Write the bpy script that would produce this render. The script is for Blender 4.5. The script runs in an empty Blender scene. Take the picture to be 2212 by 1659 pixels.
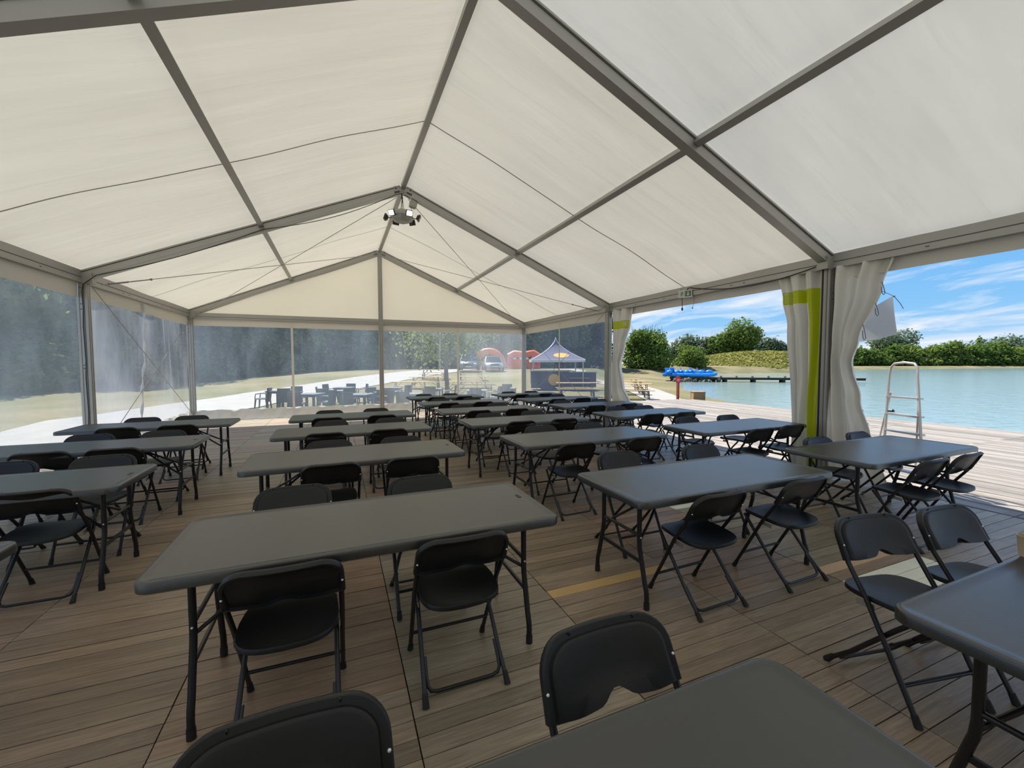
import bpy, bmesh, math, random
import numpy as np
from mathutils import Vector, Matrix
R = math.radians
scene = bpy.context.scene
COL = scene.collection
rnd = random.Random(7)

# ------------------------------------------------------------------ camera, sky, sun, exposure
F_PX, YAW, PITCH, ROLL = 904.0, 0.3934, -0.0495, -0.0022
CAM = Vector((-1.257, 0.0, 1.566))
FWD = Vector((math.sin(YAW)*math.cos(PITCH), math.cos(YAW)*math.cos(PITCH), math.sin(PITCH)))
RIGHT0 = Vector((math.cos(YAW), -math.sin(YAW), 0))
UP0 = RIGHT0.cross(FWD)
RIGHT = math.cos(ROLL)*RIGHT0 + math.sin(ROLL)*UP0
UP = -math.sin(ROLL)*RIGHT0 + math.cos(ROLL)*UP0
cam_data = bpy.data.cameras.new('camera')
cam_data.sensor_width = 36.0
cam_data.lens = 36.0*F_PX/2212.0
cam_data.clip_start = 0.02
cam_data.clip_end = 3000
cam = bpy.data.objects.new('camera', cam_data)
COL.objects.link(cam)
m = Matrix((RIGHT, UP, -FWD)).transposed().to_4x4()
m.translation = CAM
cam.matrix_world = m
scene.camera = cam

scene.view_settings.view_transform = 'Standard'
scene.view_settings.look = 'None'
scene.view_settings.gamma = 1.0
scene.view_settings.use_curve_mapping = False
scene.view_settings.exposure = 0.0

SUN_DIR = Vector((-0.13, 0.62, 1.0)).normalized()
SUN_ENERGY = 10.5
sun_data = bpy.data.lights.new('sun', 'SUN')
sun_data.energy = SUN_ENERGY
sun_data.color = (1.0, 0.95, 0.86)
sun_data.angle = R(0.6)
sun = bpy.data.objects.new('sun', sun_data)
COL.objects.link(sun)
sun.rotation_euler = SUN_DIR.to_track_quat('Z', 'Y').to_euler()
sun.location = (0, 40, 80)

world = bpy.data.worlds.new('sky')
scene.world = world
world.use_nodes = True
nt = world.node_tree
nt.nodes.clear()
def N(tree, kind, **kw):
    n = tree.nodes.new(kind)
    for k, v in kw.items():
        setattr(n, k, v)
    return n
out = N(nt, 'ShaderNodeOutputWorld')
bg = N(nt, 'ShaderNodeBackground')
bg.inputs['Strength'].default_value = 1.0
tc = N(nt, 'ShaderNodeTexCoord')
sep = N(nt, 'ShaderNodeSeparateXYZ')
nt.links.new(tc.outputs['Generated'], sep.inputs[0])
ramp = N(nt, 'ShaderNodeValToRGB')
nt.links.new(sep.outputs['Z'], ramp.inputs['Fac'])
e = ramp.color_ramp.elements
e[0].position = 0.0; e[0].color = (0.50, 0.72, 0.94, 1)
e[1].position = 0.30; e[1].color = (0.105, 0.40, 0.92, 1)
e2 = ramp.color_ramp.elements.new(0.10); e2.color = (0.26, 0.58, 0.95, 1)
e3 = ramp.color_ramp.elements.new(0.8); e3.color = (0.06, 0.24, 0.72, 1)
# thin cirrus: noise on the direction, projected on a high plane
zc = N(nt, 'ShaderNodeMath', operation='ADD'); zc.inputs[1].default_value = 0.16
nt.links.new(sep.outputs['Z'], zc.inputs[0])
dx = N(nt, 'ShaderNodeMath', operation='DIVIDE'); dy = N(nt, 'ShaderNodeMath', operation='DIVIDE')
nt.links.new(sep.outputs['X'], dx.inputs[0]); nt.links.new(zc.outputs[0], dx.inputs[1])
nt.links.new(sep.outputs['Y'], dy.inputs[0]); nt.links.new(zc.outputs[0], dy.inputs[1])
comb = N(nt, 'ShaderNodeCombineXYZ')
nt.links.new(dx.outputs[0], comb.inputs[0]); nt.links.new(dy.outputs[0], comb.inputs[1])
mp = N(nt, 'ShaderNodeMapping'); mp.inputs['Rotation'].default_value = (0, 0, R(20)); mp.inputs['Scale'].default_value = (1.6, 0.75, 1)
mp.inputs['Location'].default_value = (0.4, 0.35, 0)
nt.links.new(comb.outputs[0], mp.inputs['Vector'])
nz = N(nt, 'ShaderNodeTexNoise'); nz.inputs['Scale'].default_value = 1.15; nz.inputs['Detail'].default_value = 9
nz.inputs['Roughness'].default_value = 0.58; nz.inputs['Distortion'].default_value = 0.7
nt.links.new(mp.outputs[0], nz.inputs['Vector'])
cr = N(nt, 'ShaderNodeValToRGB')
cr.color_ramp.elements[0].position = 0.44; cr.color_ramp.elements[0].color = (0, 0, 0, 1)
cr.color_ramp.elements[1].position = 0.62; cr.color_ramp.elements[1].color = (1, 1, 1, 1)
nt.links.new(nz.outputs['Fac'], cr.inputs['Fac'])
mixc = N(nt, 'ShaderNodeMixRGB'); mixc.inputs['Color2'].default_value = (0.88, 0.93, 1.0, 1)
nt.links.new(cr.outputs['Color'], mixc.inputs['Fac'])
nt.links.new(ramp.outputs['Color'], mixc.inputs['Color1'])
nt.links.new(mixc.outputs['Color'], bg.inputs['Color'])
nt.links.new(bg.outputs[0], out.inputs[0])

# ------------------------------------------------------------------ helpers
def at(u, v, z):
    """point at height z seen at photo pixel (u, v)"""
    d = FWD + (u-1106.0)/F_PX*RIGHT - (v-829.5)/F_PX*UP
    t = (z-CAM.z)/d.z
    return CAM + d*t
def pos(u, depth):
    """ground position (x, y) at photo column u and camera depth"""
    d = FWD + (u-1106.0)/F_PX*RIGHT
    p = CAM + d*depth
    return p.x, p.y

def tag(o, label=None, cat=None, group=None, kind=None):
    if label: o['label'] = label
    if cat: o['category'] = cat
    if group: o['group'] = group
    if kind: o['kind'] = kind
    return o
def empty(name, loc=(0, 0, 0), rz=0.0, parent=None):
    o = bpy.data.objects.new(name, None)
    o.empty_display_size = 0.1
    COL.objects.link(o)
    o.location = loc
    o.rotation_euler = (0, 0, rz)
    if parent: o.parent = parent
    return o
def link_mesh(name, me, parent=None, loc=(0, 0, 0), rot=(0, 0, 0)):
    o = bpy.data.objects.new(name, me)
    COL.objects.link(o)
    o.location = loc
    o.rotation_euler = rot
    if parent: o.parent = parent
    return o
CHILD = {}
def copy_tree(o, parent=None):
    c = o.copy()
    COL.objects.link(c)
    c.parent = parent
    for ch in list(o.children):
        copy_tree(ch, c)
    return c

class MB:
    """collects shapes into one mesh"""
    def __init__(s):
        s.v = []; s.f = []; s.mi = []; s.cur = 0
    def face(s, idx):
        s.f.append(tuple(idx)); s.mi.append(s.cur)
    def poly(s, pts):
        b = len(s.v); s.v += [tuple(p) for p in pts]
        s.face(range(b, b+len(pts))); return s
    def box(s, c, d, rot=None, top=1.0):
        b = len(s.v)
        for k in range(8):
            sx = 1 if k & 1 else -1; sy = 1 if k & 2 else -1; sz = 1 if k & 4 else -1
            t = top if sz > 0 else 1.0
            p = Vector((sx*d[0]/2*t, sy*d[1]/2*t, sz*d[2]/2))
            if rot is not None: p = rot @ p
            s.v.append(tuple(p+Vector(c)))
        for q in ((0, 2, 3, 1), (4, 5, 7, 6), (0, 1, 5, 4), (2, 6, 7, 3), (0, 4, 6, 2), (1, 3, 7, 5)):
            s.face([b+i for i in q])
        return s
    def beam(s, a, b, w, h, up=(0, 0, 1)):
        """box from a to b, w wide sideways and h tall along up"""
        a = Vector(a); b = Vector(b); d = (b-a); L = d.length; d.normalize()
        side = d.cross(Vector(up)).normalized(); u2 = side.cross(d)
        rot = Matrix((d, side, u2)).transposed()
        return s.box((a+b)/2, (L, w, h), rot)
    def tube(s, pts, r, n=8, closed=False, caps=True):
        pts = [Vector(p) for p in pts]; k = len(pts)
        rr = r if isinstance(r, (list, tuple)) else [r]*k
        T = []
        for i in range(k):
            if closed: t = pts[(i+1) % k]-pts[i-1]
            else: t = pts[min(i+1, k-1)]-pts[max(i-1, 0)]
            T.append(t.normalized())
        a = Vector((0, 0, 1)) if abs(T[0].z) < 0.9 else Vector((1, 0, 0))
        nrm = (a-T[0]*a.dot(T[0])).normalized()
        base = len(s.v)
        for i in range(k):
            nrm = (nrm-T[i]*nrm.dot(T[i]))
            if nrm.length < 1e-6: nrm = T[i].orthogonal()
            nrm.normalize(); bn = T[i].cross(nrm)
            for j in range(n):
                an = 2*math.pi*j/n
                s.v.append(tuple(pts[i]+rr[i]*(math.cos(an)*nrm+math.sin(an)*bn)))
        for i in range(k if closed else k-1):
            i2 = (i+1) % k
            for j in range(n):
                j2 = (j+1) % n
                s.face((base+i*n+j, base+i*n+j2, base+i2*n+j2, base+i2*n+j))
        if caps and not closed:
            s.face([base+j for j in reversed(range(n))])
            s.face([base+(k-1)*n+j for j in range(n)])
        return s
    def ball(s, c, r, nu=10, nv=6, sc=(1, 1, 1)):
        b = len(s.v); c = Vector(c)
        s.v.append(tuple(c+Vector((0, 0, r*sc[2]))))
        for i in range(1, nv):
            th = math.pi*i/nv
            for j in range(nu):
                ph = 2*math.pi*j/nu
                s.v.append(tuple(c+Vector((r*sc[0]*math.sin(th)*math.cos(ph), r*sc[1]*math.sin(th)*math.sin(ph), r*sc[2]*math.cos(th)))))
        s.v.append(tuple(c-Vector((0, 0, r*sc[2]))))
        for j in range(nu):
            s.face((b, b+1+j, b+1+(j+1) % nu))
        for i in range(nv-2):
            for j in range(nu):
                p = b+1+i*nu; j2 = (j+1) % nu
                s.face((p+j, p+nu+j, p+nu+j2, p+j2))
        l = len(s.v)-1; p = b+1+(nv-2)*nu
        for j in range(nu):
            s.face((l, p+(j+1) % nu, p+j))
        return s
    def rings(s, loops, cap0=True, cap1=True, closed=True):
        """loops: list of equally long point lists, skinned in order"""
        b = len(s.v); n = len(loops[0])
        for lp in loops: s.v += [tuple(p) for p in lp]
        for i in range(len(loops)-1):
            for j in range(n if closed else n-1):
                j2 = (j+1) % n
                s.face((b+i*n+j, b+i*n+j2, b+(i+1)*n+j2, b+(i+1)*n+j))
        if cap0: s.face([b+j for j in reversed(range(n))])
        if cap1: s.face([b+(len(loops)-1)*n+j for j in range(n)])
        return s
    def grid(s, fn, nu, nv, matfn=None):
        b = len(s.v)
        for j in range(nv+1):
            for i in range(nu+1):
                s.v.append(tuple(fn(i/nu, j/nv)))
        for j in range(nv):
            for i in range(nu):
                if matfn: s.cur = matfn((i+.5)/nu, (j+.5)/nv)
                s.face((b+j*(nu+1)+i, b+j*(nu+1)+i+1, b+(j+1)*(nu+1)+i+1, b+(j+1)*(nu+1)+i))
        return s
    def disc(s, c, axis, r, n=16, h=0.0):
        c = Vector(c); a = Vector(axis).normalized(); o = a.orthogonal().normalized(); p = a.cross(o)
        lo = [c+r*(math.cos(2*math.pi*i/n)*o+math.sin(2*math.pi*i/n)*p) for i in range(n)]
        if h: return s.rings([lo, [q+a*h for q in lo]])
        return s.poly(lo)
    def mesh(s, name, mats, smooth=40):
        me = bpy.data.meshes.new(name)
        me.from_pydata(s.v, [], s.f)
        for mm in (mats if isinstance(mats, (list, tuple)) else [mats]): me.materials.append(mm)
        if any(s.mi): me.polygons.foreach_set('material_index', s.mi)
        if smooth:
            me.polygons.foreach_set('use_smooth', [True]*len(s.f))
            me.set_sharp_from_angle(angle=R(smooth))
        me.update()
        return me
    def build(s, name, mats, parent=None, smooth=40, loc=(0, 0, 0), rot=(0, 0, 0)):
        return link_mesh(name, s.mesh(name, mats, smooth), parent, loc, rot)

# ------------------------------------------------------------------ materials
def newmat(name):
    mt = bpy.data.materials.new(name); mt.use_nodes = True
    t = mt.node_tree; t.nodes.clear()
    o = t.nodes.new('ShaderNodeOutputMaterial')
    return mt, t, o
def principled(t, col, rough=0.5, metal=0.0, spec=0.5):
    p = t.nodes.new('ShaderNodeBsdfPrincipled')
    p.inputs['Base Color'].default_value = (*col, 1)
    p.inputs['Roughness'].default_value = rough
    p.inputs['Metallic'].default_value = metal
    p.inputs['Specular IOR Level'].default_value = spec
    return p
def simple(name, col, rough=0.5, metal=0.0, spec=0.5, var=0.0, vscale=6.0, bump=0.0, bscale=60.0, coords='Object'):
    mt, t, o = newmat(name)
    p = principled(t, col, rough, metal, spec)
    t.links.new(p.outputs[0], o.inputs[0])
    if var or bump:
        tcx = t.nodes.new('ShaderNodeTexCoord')
        src = tcx.outputs['Object']
        if coords == 'World':
            g = t.nodes.new('ShaderNodeNewGeometry'); src = g.outputs['Position']
    if var:
        n = t.nodes.new('ShaderNodeTexNoise'); n.inputs['Scale'].default_value = vscale; n.inputs['Detail'].default_value = 6
        t.links.new(src, n.inputs['Vector'])
        mx = t.nodes.new('ShaderNodeMixRGB'); mx.blend_type = 'MIX'
        mx.inputs['Color1'].default_value = (*[c*(1-var) for c in col], 1)
        mx.inputs['Color2'].default_value = (*[min(1, c*(1+var)) for c in col], 1)
        t.links.new(n.outputs['Fac'], mx.inputs['Fac'])
        t.links.new(mx.outputs[0], p.inputs['Base Color'])
    if bump:
        n2 = t.nodes.new('ShaderNodeTexNoise'); n2.inputs['Scale'].default_value = bscale; n2.inputs['Detail'].default_value = 4
        t.links.new(src, n2.inputs['Vector'])
        b = t.nodes.new('ShaderNodeBump'); b.inputs['Strength'].default_value = bump; b.inputs['Distance'].default_value = 0.01
        t.links.new(n2.outputs['Fac'], b.inputs['Height'])
        t.links.new(b.outputs[0], p.inputs['Normal'])
    return mt

def plank_mat(name, long_axis, pitch, length, x_off, base, tint, dark, light, panel=0.0, rough=0.55):
    """weathered boards: tone per board, grain along the board, knots and wear"""
    mt, t, o = newmat(name)
    p = principled(t, base, rough)
    L = t.links.new
    g = t.nodes.new('ShaderNodeNewGeometry')
    sp = t.nodes.new('ShaderNodeSeparateXYZ'); L(g.outputs['Position'], sp.inputs[0])
    ax = ('X', 'Y') if long_axis == 'x' else ('Y', 'X')
    def math_(op, a, b=None):
        n = t.nodes.new('ShaderNodeMath'); n.operation = op
        if hasattr(a, 'links') or hasattr(a, 'is_linked'): L(a, n.inputs[0])
        else: n.inputs[0].default_value = a
        if b is not None:
            if hasattr(b, 'is_linked'): L(b, n.inputs[1])
            else: n.inputs[1].default_value = b
        return n.outputs[0]
    row = math_('FLOOR', math_('DIVIDE', sp.outputs[ax[1]], pitch))
    colm = math_('FLOOR', math_('DIVIDE', math_('SUBTRACT', sp.outputs[ax[0]], x_off), length))
    cb = t.nodes.new('ShaderNodeCombineXYZ'); L(row, cb.inputs[0]); L(colm, cb.inputs[1])
    wn = t.nodes.new('ShaderNodeTexWhiteNoise'); wn.noise_dimensions = '3D'; L(cb.outputs[0], wn.inputs['Vector'])
    # panel of ten boards
    prow = math_('FLOOR', math_('DIVIDE', sp.outputs[ax[1]], pitch*20))
    cb2 = t.nodes.new('ShaderNodeCombineXYZ'); L(prow, cb2.inputs[0]); L(colm, cb2.inputs[1]); cb2.inputs[2].default_value = 5.3
    wn2 = t.nodes.new('ShaderNodeTexWhiteNoise'); wn2.noise_dimensions = '3D'; L(cb2.outputs[0], wn2.inputs['Vector'])
    m1 = t.nodes.new('ShaderNodeMixRGB'); m1.inputs['Color1'].default_value = (*base, 1); m1.inputs['Color2'].default_value = (*tint, 1)
    L(math_('MULTIPLY', wn2.outputs['Value'], panel if panel else 0.3), m1.inputs['Fac'])
    m2 = t.nodes.new('ShaderNodeMixRGB'); m2.blend_type = 'MULTIPLY'; m2.inputs['Fac'].default_value = 1
    L(m1.outputs[0], m2.inputs['Color1'])
    cr_ = t.nodes.new('ShaderNodeValToRGB'); cr_.color_ramp.elements[0].color = (dark, dark, dark*0.97, 1); cr_.color_ramp.elements[1].color = (light, light, light, 1)
    L(wn.outputs['Value'], cr_.inputs['Fac']); L(cr_.outputs[0], m2.inputs['Color2'])
    # grain
    mpn = t.nodes.new('ShaderNodeMapping'); L(g.outputs['Position'], mpn.inputs['Vector'])
    mpn.inputs['Scale'].default_value = (2.5, 45, 1) if long_axis == 'x' else (45, 2.5, 1)
    addv = t.nodes.new('ShaderNodeVectorMath'); addv.operation = 'ADD'; L(mpn.outputs[0], addv.inputs[0]); L(wn.outputs['Color'], addv.inputs[1])
    ng = t.nodes.new('ShaderNodeTexNoise'); ng.inputs['Scale'].default_value = 1.4; ng.inputs['Detail'].default_value = 8; ng.inputs['Distortion'].default_value = 1.2
    L(addv.outputs[0], ng.inputs['Vector'])
    cg = t.nodes.new('ShaderNodeValToRGB'); cg.color_ramp.elements[0].position = .3; cg.color_ramp.elements[0].color = (.6, .57, .54, 1)
    cg.color_ramp.elements[1].position = .7; cg.color_ramp.elements[1].color = (1.2, 1.2, 1.2, 1)
    L(ng.outputs['Fac'], cg.inputs['Fac'])
    m3 = t.nodes.new('ShaderNodeMixRGB'); m3.blend_type = 'MULTIPLY'; m3.inputs['Fac'].default_value = .8
    L(m2.outputs[0], m3.inputs['Color1']); L(cg.outputs[0], m3.inputs['Color2'])
    # scuffs
    ns = t.nodes.new('ShaderNodeTexNoise'); ns.inputs['Scale'].default_value = 3.2; ns.inputs['Detail'].default_value = 10; ns.inputs['Roughness'].default_value = .7
    mps = t.nodes.new('ShaderNodeMapping'); L(g.outputs['Position'], mps.inputs['Vector'])
    mps.inputs['Scale'].default_value = (1, 2.5, 1) if long_axis == 'x' else (2.5, 1, 1)
    L(mps.outputs[0], ns.inputs['Vector'])
    cs = t.nodes.new('ShaderNodeValToRGB'); cs.color_ramp.elements[0].position = .60; cs.color_ramp.elements[0].color = (0, 0, 0, 1); cs.color_ramp.elements[1].position = .78; cs.color_ramp.elements[1].color = (.45, .45, .45, 1)
    L(ns.outputs['Fac'], cs.inputs['Fac'])
    m4 = t.nodes.new('ShaderNodeMixRGB'); m4.inputs['Color2'].default_value = (*[min(1, c*1.9) for c in base], 1)
    L(cs.outputs[0], m4.inputs['Fac']); L(m3.outputs[0], m4.inputs['Color1'])
    L(m4.outputs[0], p.inputs['Base Color'])
    b = t.nodes.new('ShaderNodeBump'); b.inputs['Strength'].default_value = .25; b.inputs['Distance'].default_value = .004
    L(ng.outputs['Fac'], b.inputs['Height']); L(b.outputs[0], p.inputs['Normal'])
    rr = t.nodes.new('ShaderNodeMapRange'); rr.inputs['To Min'].default_value = rough-.12; rr.inputs['To Max'].default_value = rough+.15
    L(ns.outputs['Fac'], rr.inputs['Value']); L(rr.outputs[0], p.inputs['Roughness'])
    L(p.outputs[0], o.inputs[0])
    return mt

def fabric_mat(name, col, trans, refl, wr=0.25, stretch=(1, 1, 1), mottling=0.05):
    """coated tent fabric that lets daylight through"""
    mt, t, o = newmat(name); L = t.links.new
    d = t.nodes.new('ShaderNodeBsdfDiffuse'); tr = t.nodes.new('ShaderNodeBsdfTranslucent')
    g = t.nodes.new('ShaderNodeNewGeometry')
    mp_ = t.nodes.new('ShaderNodeMapping'); mp_.inputs['Scale'].default_value = stretch; L(g.outputs['Position'], mp_.inputs['Vector'])
    n = t.nodes.new('ShaderNodeTexNoise'); n.inputs['Scale'].default_value = 1.3; n.inputs['Detail'].default_value = 8; n.inputs['Roughness'].default_value = .6
    L(mp_.outputs[0], n.inputs['Vector'])
    cr_ = t.nodes.new('ShaderNodeValToRGB')
    cr_.color_ramp.elements[0].position = .25; cr_.color_ramp.elements[0].color = (*[c*(1-mottling*2) for c in col], 1)
    cr_.color_ramp.elements[1].position = .75; cr_.color_ramp.elements[1].color = (*[min(1, c*(1+mottling)) for c in col], 1)
    L(n.outputs['Fac'], cr_.inputs['Fac']); L(cr_.outputs[0], tr.inputs['Color'])
    d.inputs['Color'].default_value = (*[c*refl for c in col], 1)
    mx = t.nodes.new('ShaderNodeMixShader'); mx.inputs['Fac'].default_value = trans
    L(d.outputs[0], mx.inputs[1]); L(tr.outputs[0], mx.inputs[2])
    gl = t.nodes.new('ShaderNodeBsdfGlossy'); gl.inputs['Roughness'].default_value = .38
    mx2 = t.nodes.new('ShaderNodeMixShader'); mx2.inputs['Fac'].default_value = .04
    L(mx.outputs[0], mx2.inputs[1]); L(gl.outputs[0], mx2.inputs[2])
    b = t.nodes.new('ShaderNodeBump'); b.inputs['Strength'].default_value = wr; b.inputs['Distance'].default_value = .05
    n2 = t.nodes.new('ShaderNodeTexNoise'); n2.inputs['Scale'].default_value = 2.2; n2.inputs['Detail'].default_value = 3; n2.inputs['Distortion'].default_value = .4
    mp2 = t.nodes.new('ShaderNodeMapping'); mp2.inputs['Scale'].default_value = (stretch[0]*.5, stretch[1]*1.2, stretch[2]); L(g.outputs['Position'], mp2.inputs['Vector'])
    L(mp2.outputs[0], n2.inputs['Vector']); L(n2.outputs['Fac'], b.inputs['Height'])
    for s_ in (d, tr, gl): L(b.outputs[0], s_.inputs['Normal'])
    L(mx2.outputs[0], o.inputs[0])
    return mt

def film_mat(name, haze, hazecol, streak=0.5, seed=0.0, wrinkle=0.15):
    """clear pvc window film, dusty and scratched"""
    mt, t, o = newmat(name); L = t.links.new
    tp = t.nodes.new('ShaderNodeBsdfTransparent'); tp.inputs['Color'].default_value = (.90, .93, .95, 1)
    tr = t.nodes.new('ShaderNodeBsdfTranslucent'); tr.inputs['Color'].default_value = (*hazecol, 1)
    df = t.nodes.new('ShaderNodeBsdfDiffuse'); df.inputs['Color'].default_value = (*hazecol, 1)
    half = t.nodes.new('ShaderNodeMixShader'); half.inputs['Fac'].default_value = .25
    L(tr.outputs[0], half.inputs[1]); L(df.outputs[0], half.inputs[2])
    g = t.nodes.new('ShaderNodeNewGeometry')
    mp_ = t.nodes.new('ShaderNodeMapping'); mp_.inputs['Scale'].default_value = (1.0, 1.0, .35); mp_.inputs['Location'].default_value = (seed, seed*1.7, 0)
    L(g.outputs['Position'], mp_.inputs['Vector'])
    n = t.nodes.new('ShaderNodeTexNoise'); n.inputs['Scale'].default_value = .9; n.inputs['Detail'].default_value = 9; n.inputs['Roughness'].default_value = .62; n.inputs['Distortion'].default_value = .3
    L(mp_.outputs[0], n.inputs['Vector'])
    mr = t.nodes.new('ShaderNodeMapRange'); mr.inputs['From Min'].default_value = .3; mr.inputs['From Max'].default_value = .75
    mr.inputs['To Min'].default_value = haze*(1-streak); mr.inputs['To Max'].default_value = haze*(1+streak)
    L(n.outputs['Fac'], mr.inputs['Value'])
    # fine vertical scratches and creases
    mp2 = t.nodes.new('ShaderNodeMapping'); mp2.inputs['Scale'].default_value = (9, 9, .25); L(g.outputs['Position'], mp2.inputs['Vector'])
    n2 = t.nodes.new('ShaderNodeTexNoise'); n2.inputs['Scale'].default_value = 1.0; n2.inputs['Detail'].default_value = 5; n2.inputs['Distortion'].default_value = .2
    L(mp2.outputs[0], n2.inputs['Vector'])
    mr2 = t.nodes.new('ShaderNodeMapRange'); mr2.inputs['From Min'].default_value = .66; mr2.inputs['From Max'].default_value = .76; mr2.inputs['To Min'].default_value = 0; mr2.inputs['To Max'].default_value = haze*.9
    L(n2.outputs['Fac'], mr2.inputs['Value'])
    ad = t.nodes.new('ShaderNodeMath'); ad.operation = 'ADD'; L(mr.outputs[0], ad.inputs[0]); L(mr2.outputs[0], ad.inputs[1])
    mx = t.nodes.new('ShaderNodeMixShader'); L(ad.outputs[0], mx.inputs['Fac']); L(tp.outputs[0], mx.inputs[1]); L(half.outputs[0], mx.inputs[2])
    gl = t.nodes.new('ShaderNodeBsdfGlossy'); gl.inputs['Roughness'].default_value = .12
    b = t.nodes.new('ShaderNodeBump'); b.inputs['Strength'].default_value = wrinkle; b.inputs['Distance'].default_value = .05
    L(n.outputs['Fac'], b.inputs['Height']); L(b.outputs[0], gl.inputs['Normal'])
    fr = t.nodes.new('ShaderNodeFresnel'); fr.inputs['IOR'].default_value = 1.35
    fm = t.nodes.new('ShaderNodeMath'); fm.operation = 'MULTIPLY'; fm.inputs[1].default_value = .6; L(fr.outputs[0], fm.inputs[0])
    mx2 = t.nodes.new('ShaderNodeMixShader'); L(fm.outputs[0], mx2.inputs['Fac']); L(mx.outputs[0], mx2.inputs[1]); L(gl.outputs[0], mx2.inputs[2])
    L(mx2.outputs[0], o.inputs[0])
    return mt

def leaf_mat(name, c1, c2, trans=.35):
    mt, t, o = newmat(name); L = t.links.new
    oi = t.nodes.new('ShaderNodeObjectInfo'); g = t.nodes.new('ShaderNodeNewGeometry')
    a = t.nodes.new('ShaderNodeMath'); a.operation = 'MULTIPLY_ADD'; L(oi.outputs['Random'], a.inputs[0]); a.inputs[1].default_value = .75
    h2 = t.nodes.new('ShaderNodeMath'); h2.operation = 'MULTIPLY'; h2.inputs[1].default_value = .35; L(g.outputs['Random Per Island'], h2.inputs[0]); L(h2.outputs[0], a.inputs[2])
    h = t.nodes.new('ShaderNodeMath'); h.operation = 'MULTIPLY'; h.inputs[1].default_value = .92; L(a.outputs[0], h.inputs[0])
    mx = t.nodes.new('ShaderNodeMixRGB'); mx.inputs['Color1'].default_value = (*c1, 1); mx.inputs['Color2'].default_value = (*c2, 1); L(h.outputs[0], mx.inputs['Fac'])
    d = t.nodes.new('ShaderNodeBsdfDiffuse'); tr = t.nodes.new('ShaderNodeBsdfTranslucent')
    L(mx.outputs[0], d.inputs['Color']); L(mx.outputs[0], tr.inputs['Color'])
    ms = t.nodes.new('ShaderNodeMixShader'); ms.inputs['Fac'].default_value = trans; L(d.outputs[0], ms.inputs[1]); L(tr.outputs[0], ms.inputs[2])
    L(ms.outputs[0], o.inputs[0])
    return mt

def emit(name, col, s):
    mt, t, o = newmat(name)
    e_ = t.nodes.new('ShaderNodeEmission'); e_.inputs['Color'].default_value = (*col, 1); e_.inputs['Strength'].default_value = s
    t.links.new(e_.outputs[0], o.inputs[0]); return mt

M = {}
M['floor'] = plank_mat('weathered floor planks', 'x', .1, 1.01, .03, (.335, .285, .205), (.365, .240, .152), .72, 1.12, panel=.9, rough=.40)
M['floor_gap'] = simple('floor gap', (.022, .015, .010), .9)
M['deck'] = plank_mat('sun bleached deck planks', 'y', .122, 2.0, 0, (.285, .255, .222), (.265, .235, .205), .70, 1.25, rough=.55)
M['new_yellow'] = simple('new yellow pine board', (.64, .42, .17), .5, var=.15, vscale=5)
M['new_tan'] = simple('new tan board', (.62, .42, .26), .5, var=.12, vscale=5)
M['new_pale'] = simple('new pale boards', (.90, .85, .68), .5, var=.15, vscale=6)
M['roof'] = fabric_mat('roof canvas', (.95, .905, .77), .165, .82, wr=.5, stretch=(.35, 1.5, .35), mottling=.06)
M['roof_near'] = fabric_mat('newer roof canvas', (.92, .915, .84), .172, .82, wr=.3, stretch=(.4, 1.4, .4), mottling=.06)
M['gable'] = fabric_mat('gable canvas', (.95, .89, .745), .175, .82, wr=.10, mottling=.03)
M['valance'] = fabric_mat('white border fabric', (.80, .76, .68), .03, .80, wr=.15)
M['curtain'] = fabric_mat('white curtain fabric', (.88, .86, .80), .05, .86, wr=.2)
M['lime'] = fabric_mat('lime curtain fabric', (.62, .70, .015), .07, .80, wr=.2)
M['limelight'] = fabric_mat('pale lime lettering', (.74, .78, .40), .12, .85, wr=.2)
M['seam'] = simple('canopy seam', (.42, .40, .34), .8)
M['alu'] = simple('mill aluminium', (.42, .41, .385), .45, .55, var=.08, vscale=3)
M['alu_dark'] = simple('aluminium groove', (.10, .095, .09), .6, .3)
M['steel'] = simple('galvanised steel', (.30, .30, .30), .4, .8)
M['film_back'] = film_mat('clear window film', .100, (.64, .79, 1.0), .75, 0.0)
M['film_back2'] = film_mat('hazy window film', .165, (.72, .82, .95), .7, 2.0)
M['film_left'] = film_mat('wrinkled window film', .32, (.80, .86, .96), .75, 3.1, wrinkle=.8)
M['film_left2'] = film_mat('dusty window film', .24, (.72, .86, .95), .5, 8.4)
M['film_right'] = film_mat('bluish window film', .185, (.66, .80, 1.0), .4, 5.7)
M['skirt'] = fabric_mat('grey white ground skirt', (.80, .78, .74), .10, .80, wr=.9)
M['table'] = simple('dark grey table plastic', (.024, .024, .021), .30, spec=1.0, var=.10, vscale=4, bump=.06, bscale=220)
M['table_edge'] = simple('table label plate', (.012, .012, .012), .5)
M['black_tube'] = simple('black painted tube', (.010, .010, .011), .35)
M['chair'] = simple('black chair plastic', (.008, .0085, .009), .42, spec=.42, bump=.08, bscale=350)
M['rubber'] = simple('black rubber', (.012, .011, .011), .7)
M['rivet'] = simple('bright rivet', (.85, .85, .85), .3, .3)
M['white_tape'] = simple('white tape', (.55, .54, .52), .6)
M['bracket'] = simple('steel bracket', (.45, .45, .42), .4, .8)
M['cable'] = simple('black cable', (.012, .011, .010), .5)
M['cord'] = simple('grey cord', (.20, .21, .24), .7)
M['lamp_grey'] = simple('grey lamp housing', (.40, .39, .35), .5)
M['lamp_dark'] = simple('dark floodlight body', (.045, .035, .03), .5)
M['lamp_on'] = emit('floodlight diode', (1.0, 1.0, .98), 9.0)
M['white'] = simple('white plastic', (.72, .72, .68), .5)
M['exit_green'] = simple('exit sign green', (.10, .20, .13), .5)
M['exit_pale'] = simple('exit sign pale', (.55, .62, .55), .5)
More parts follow.
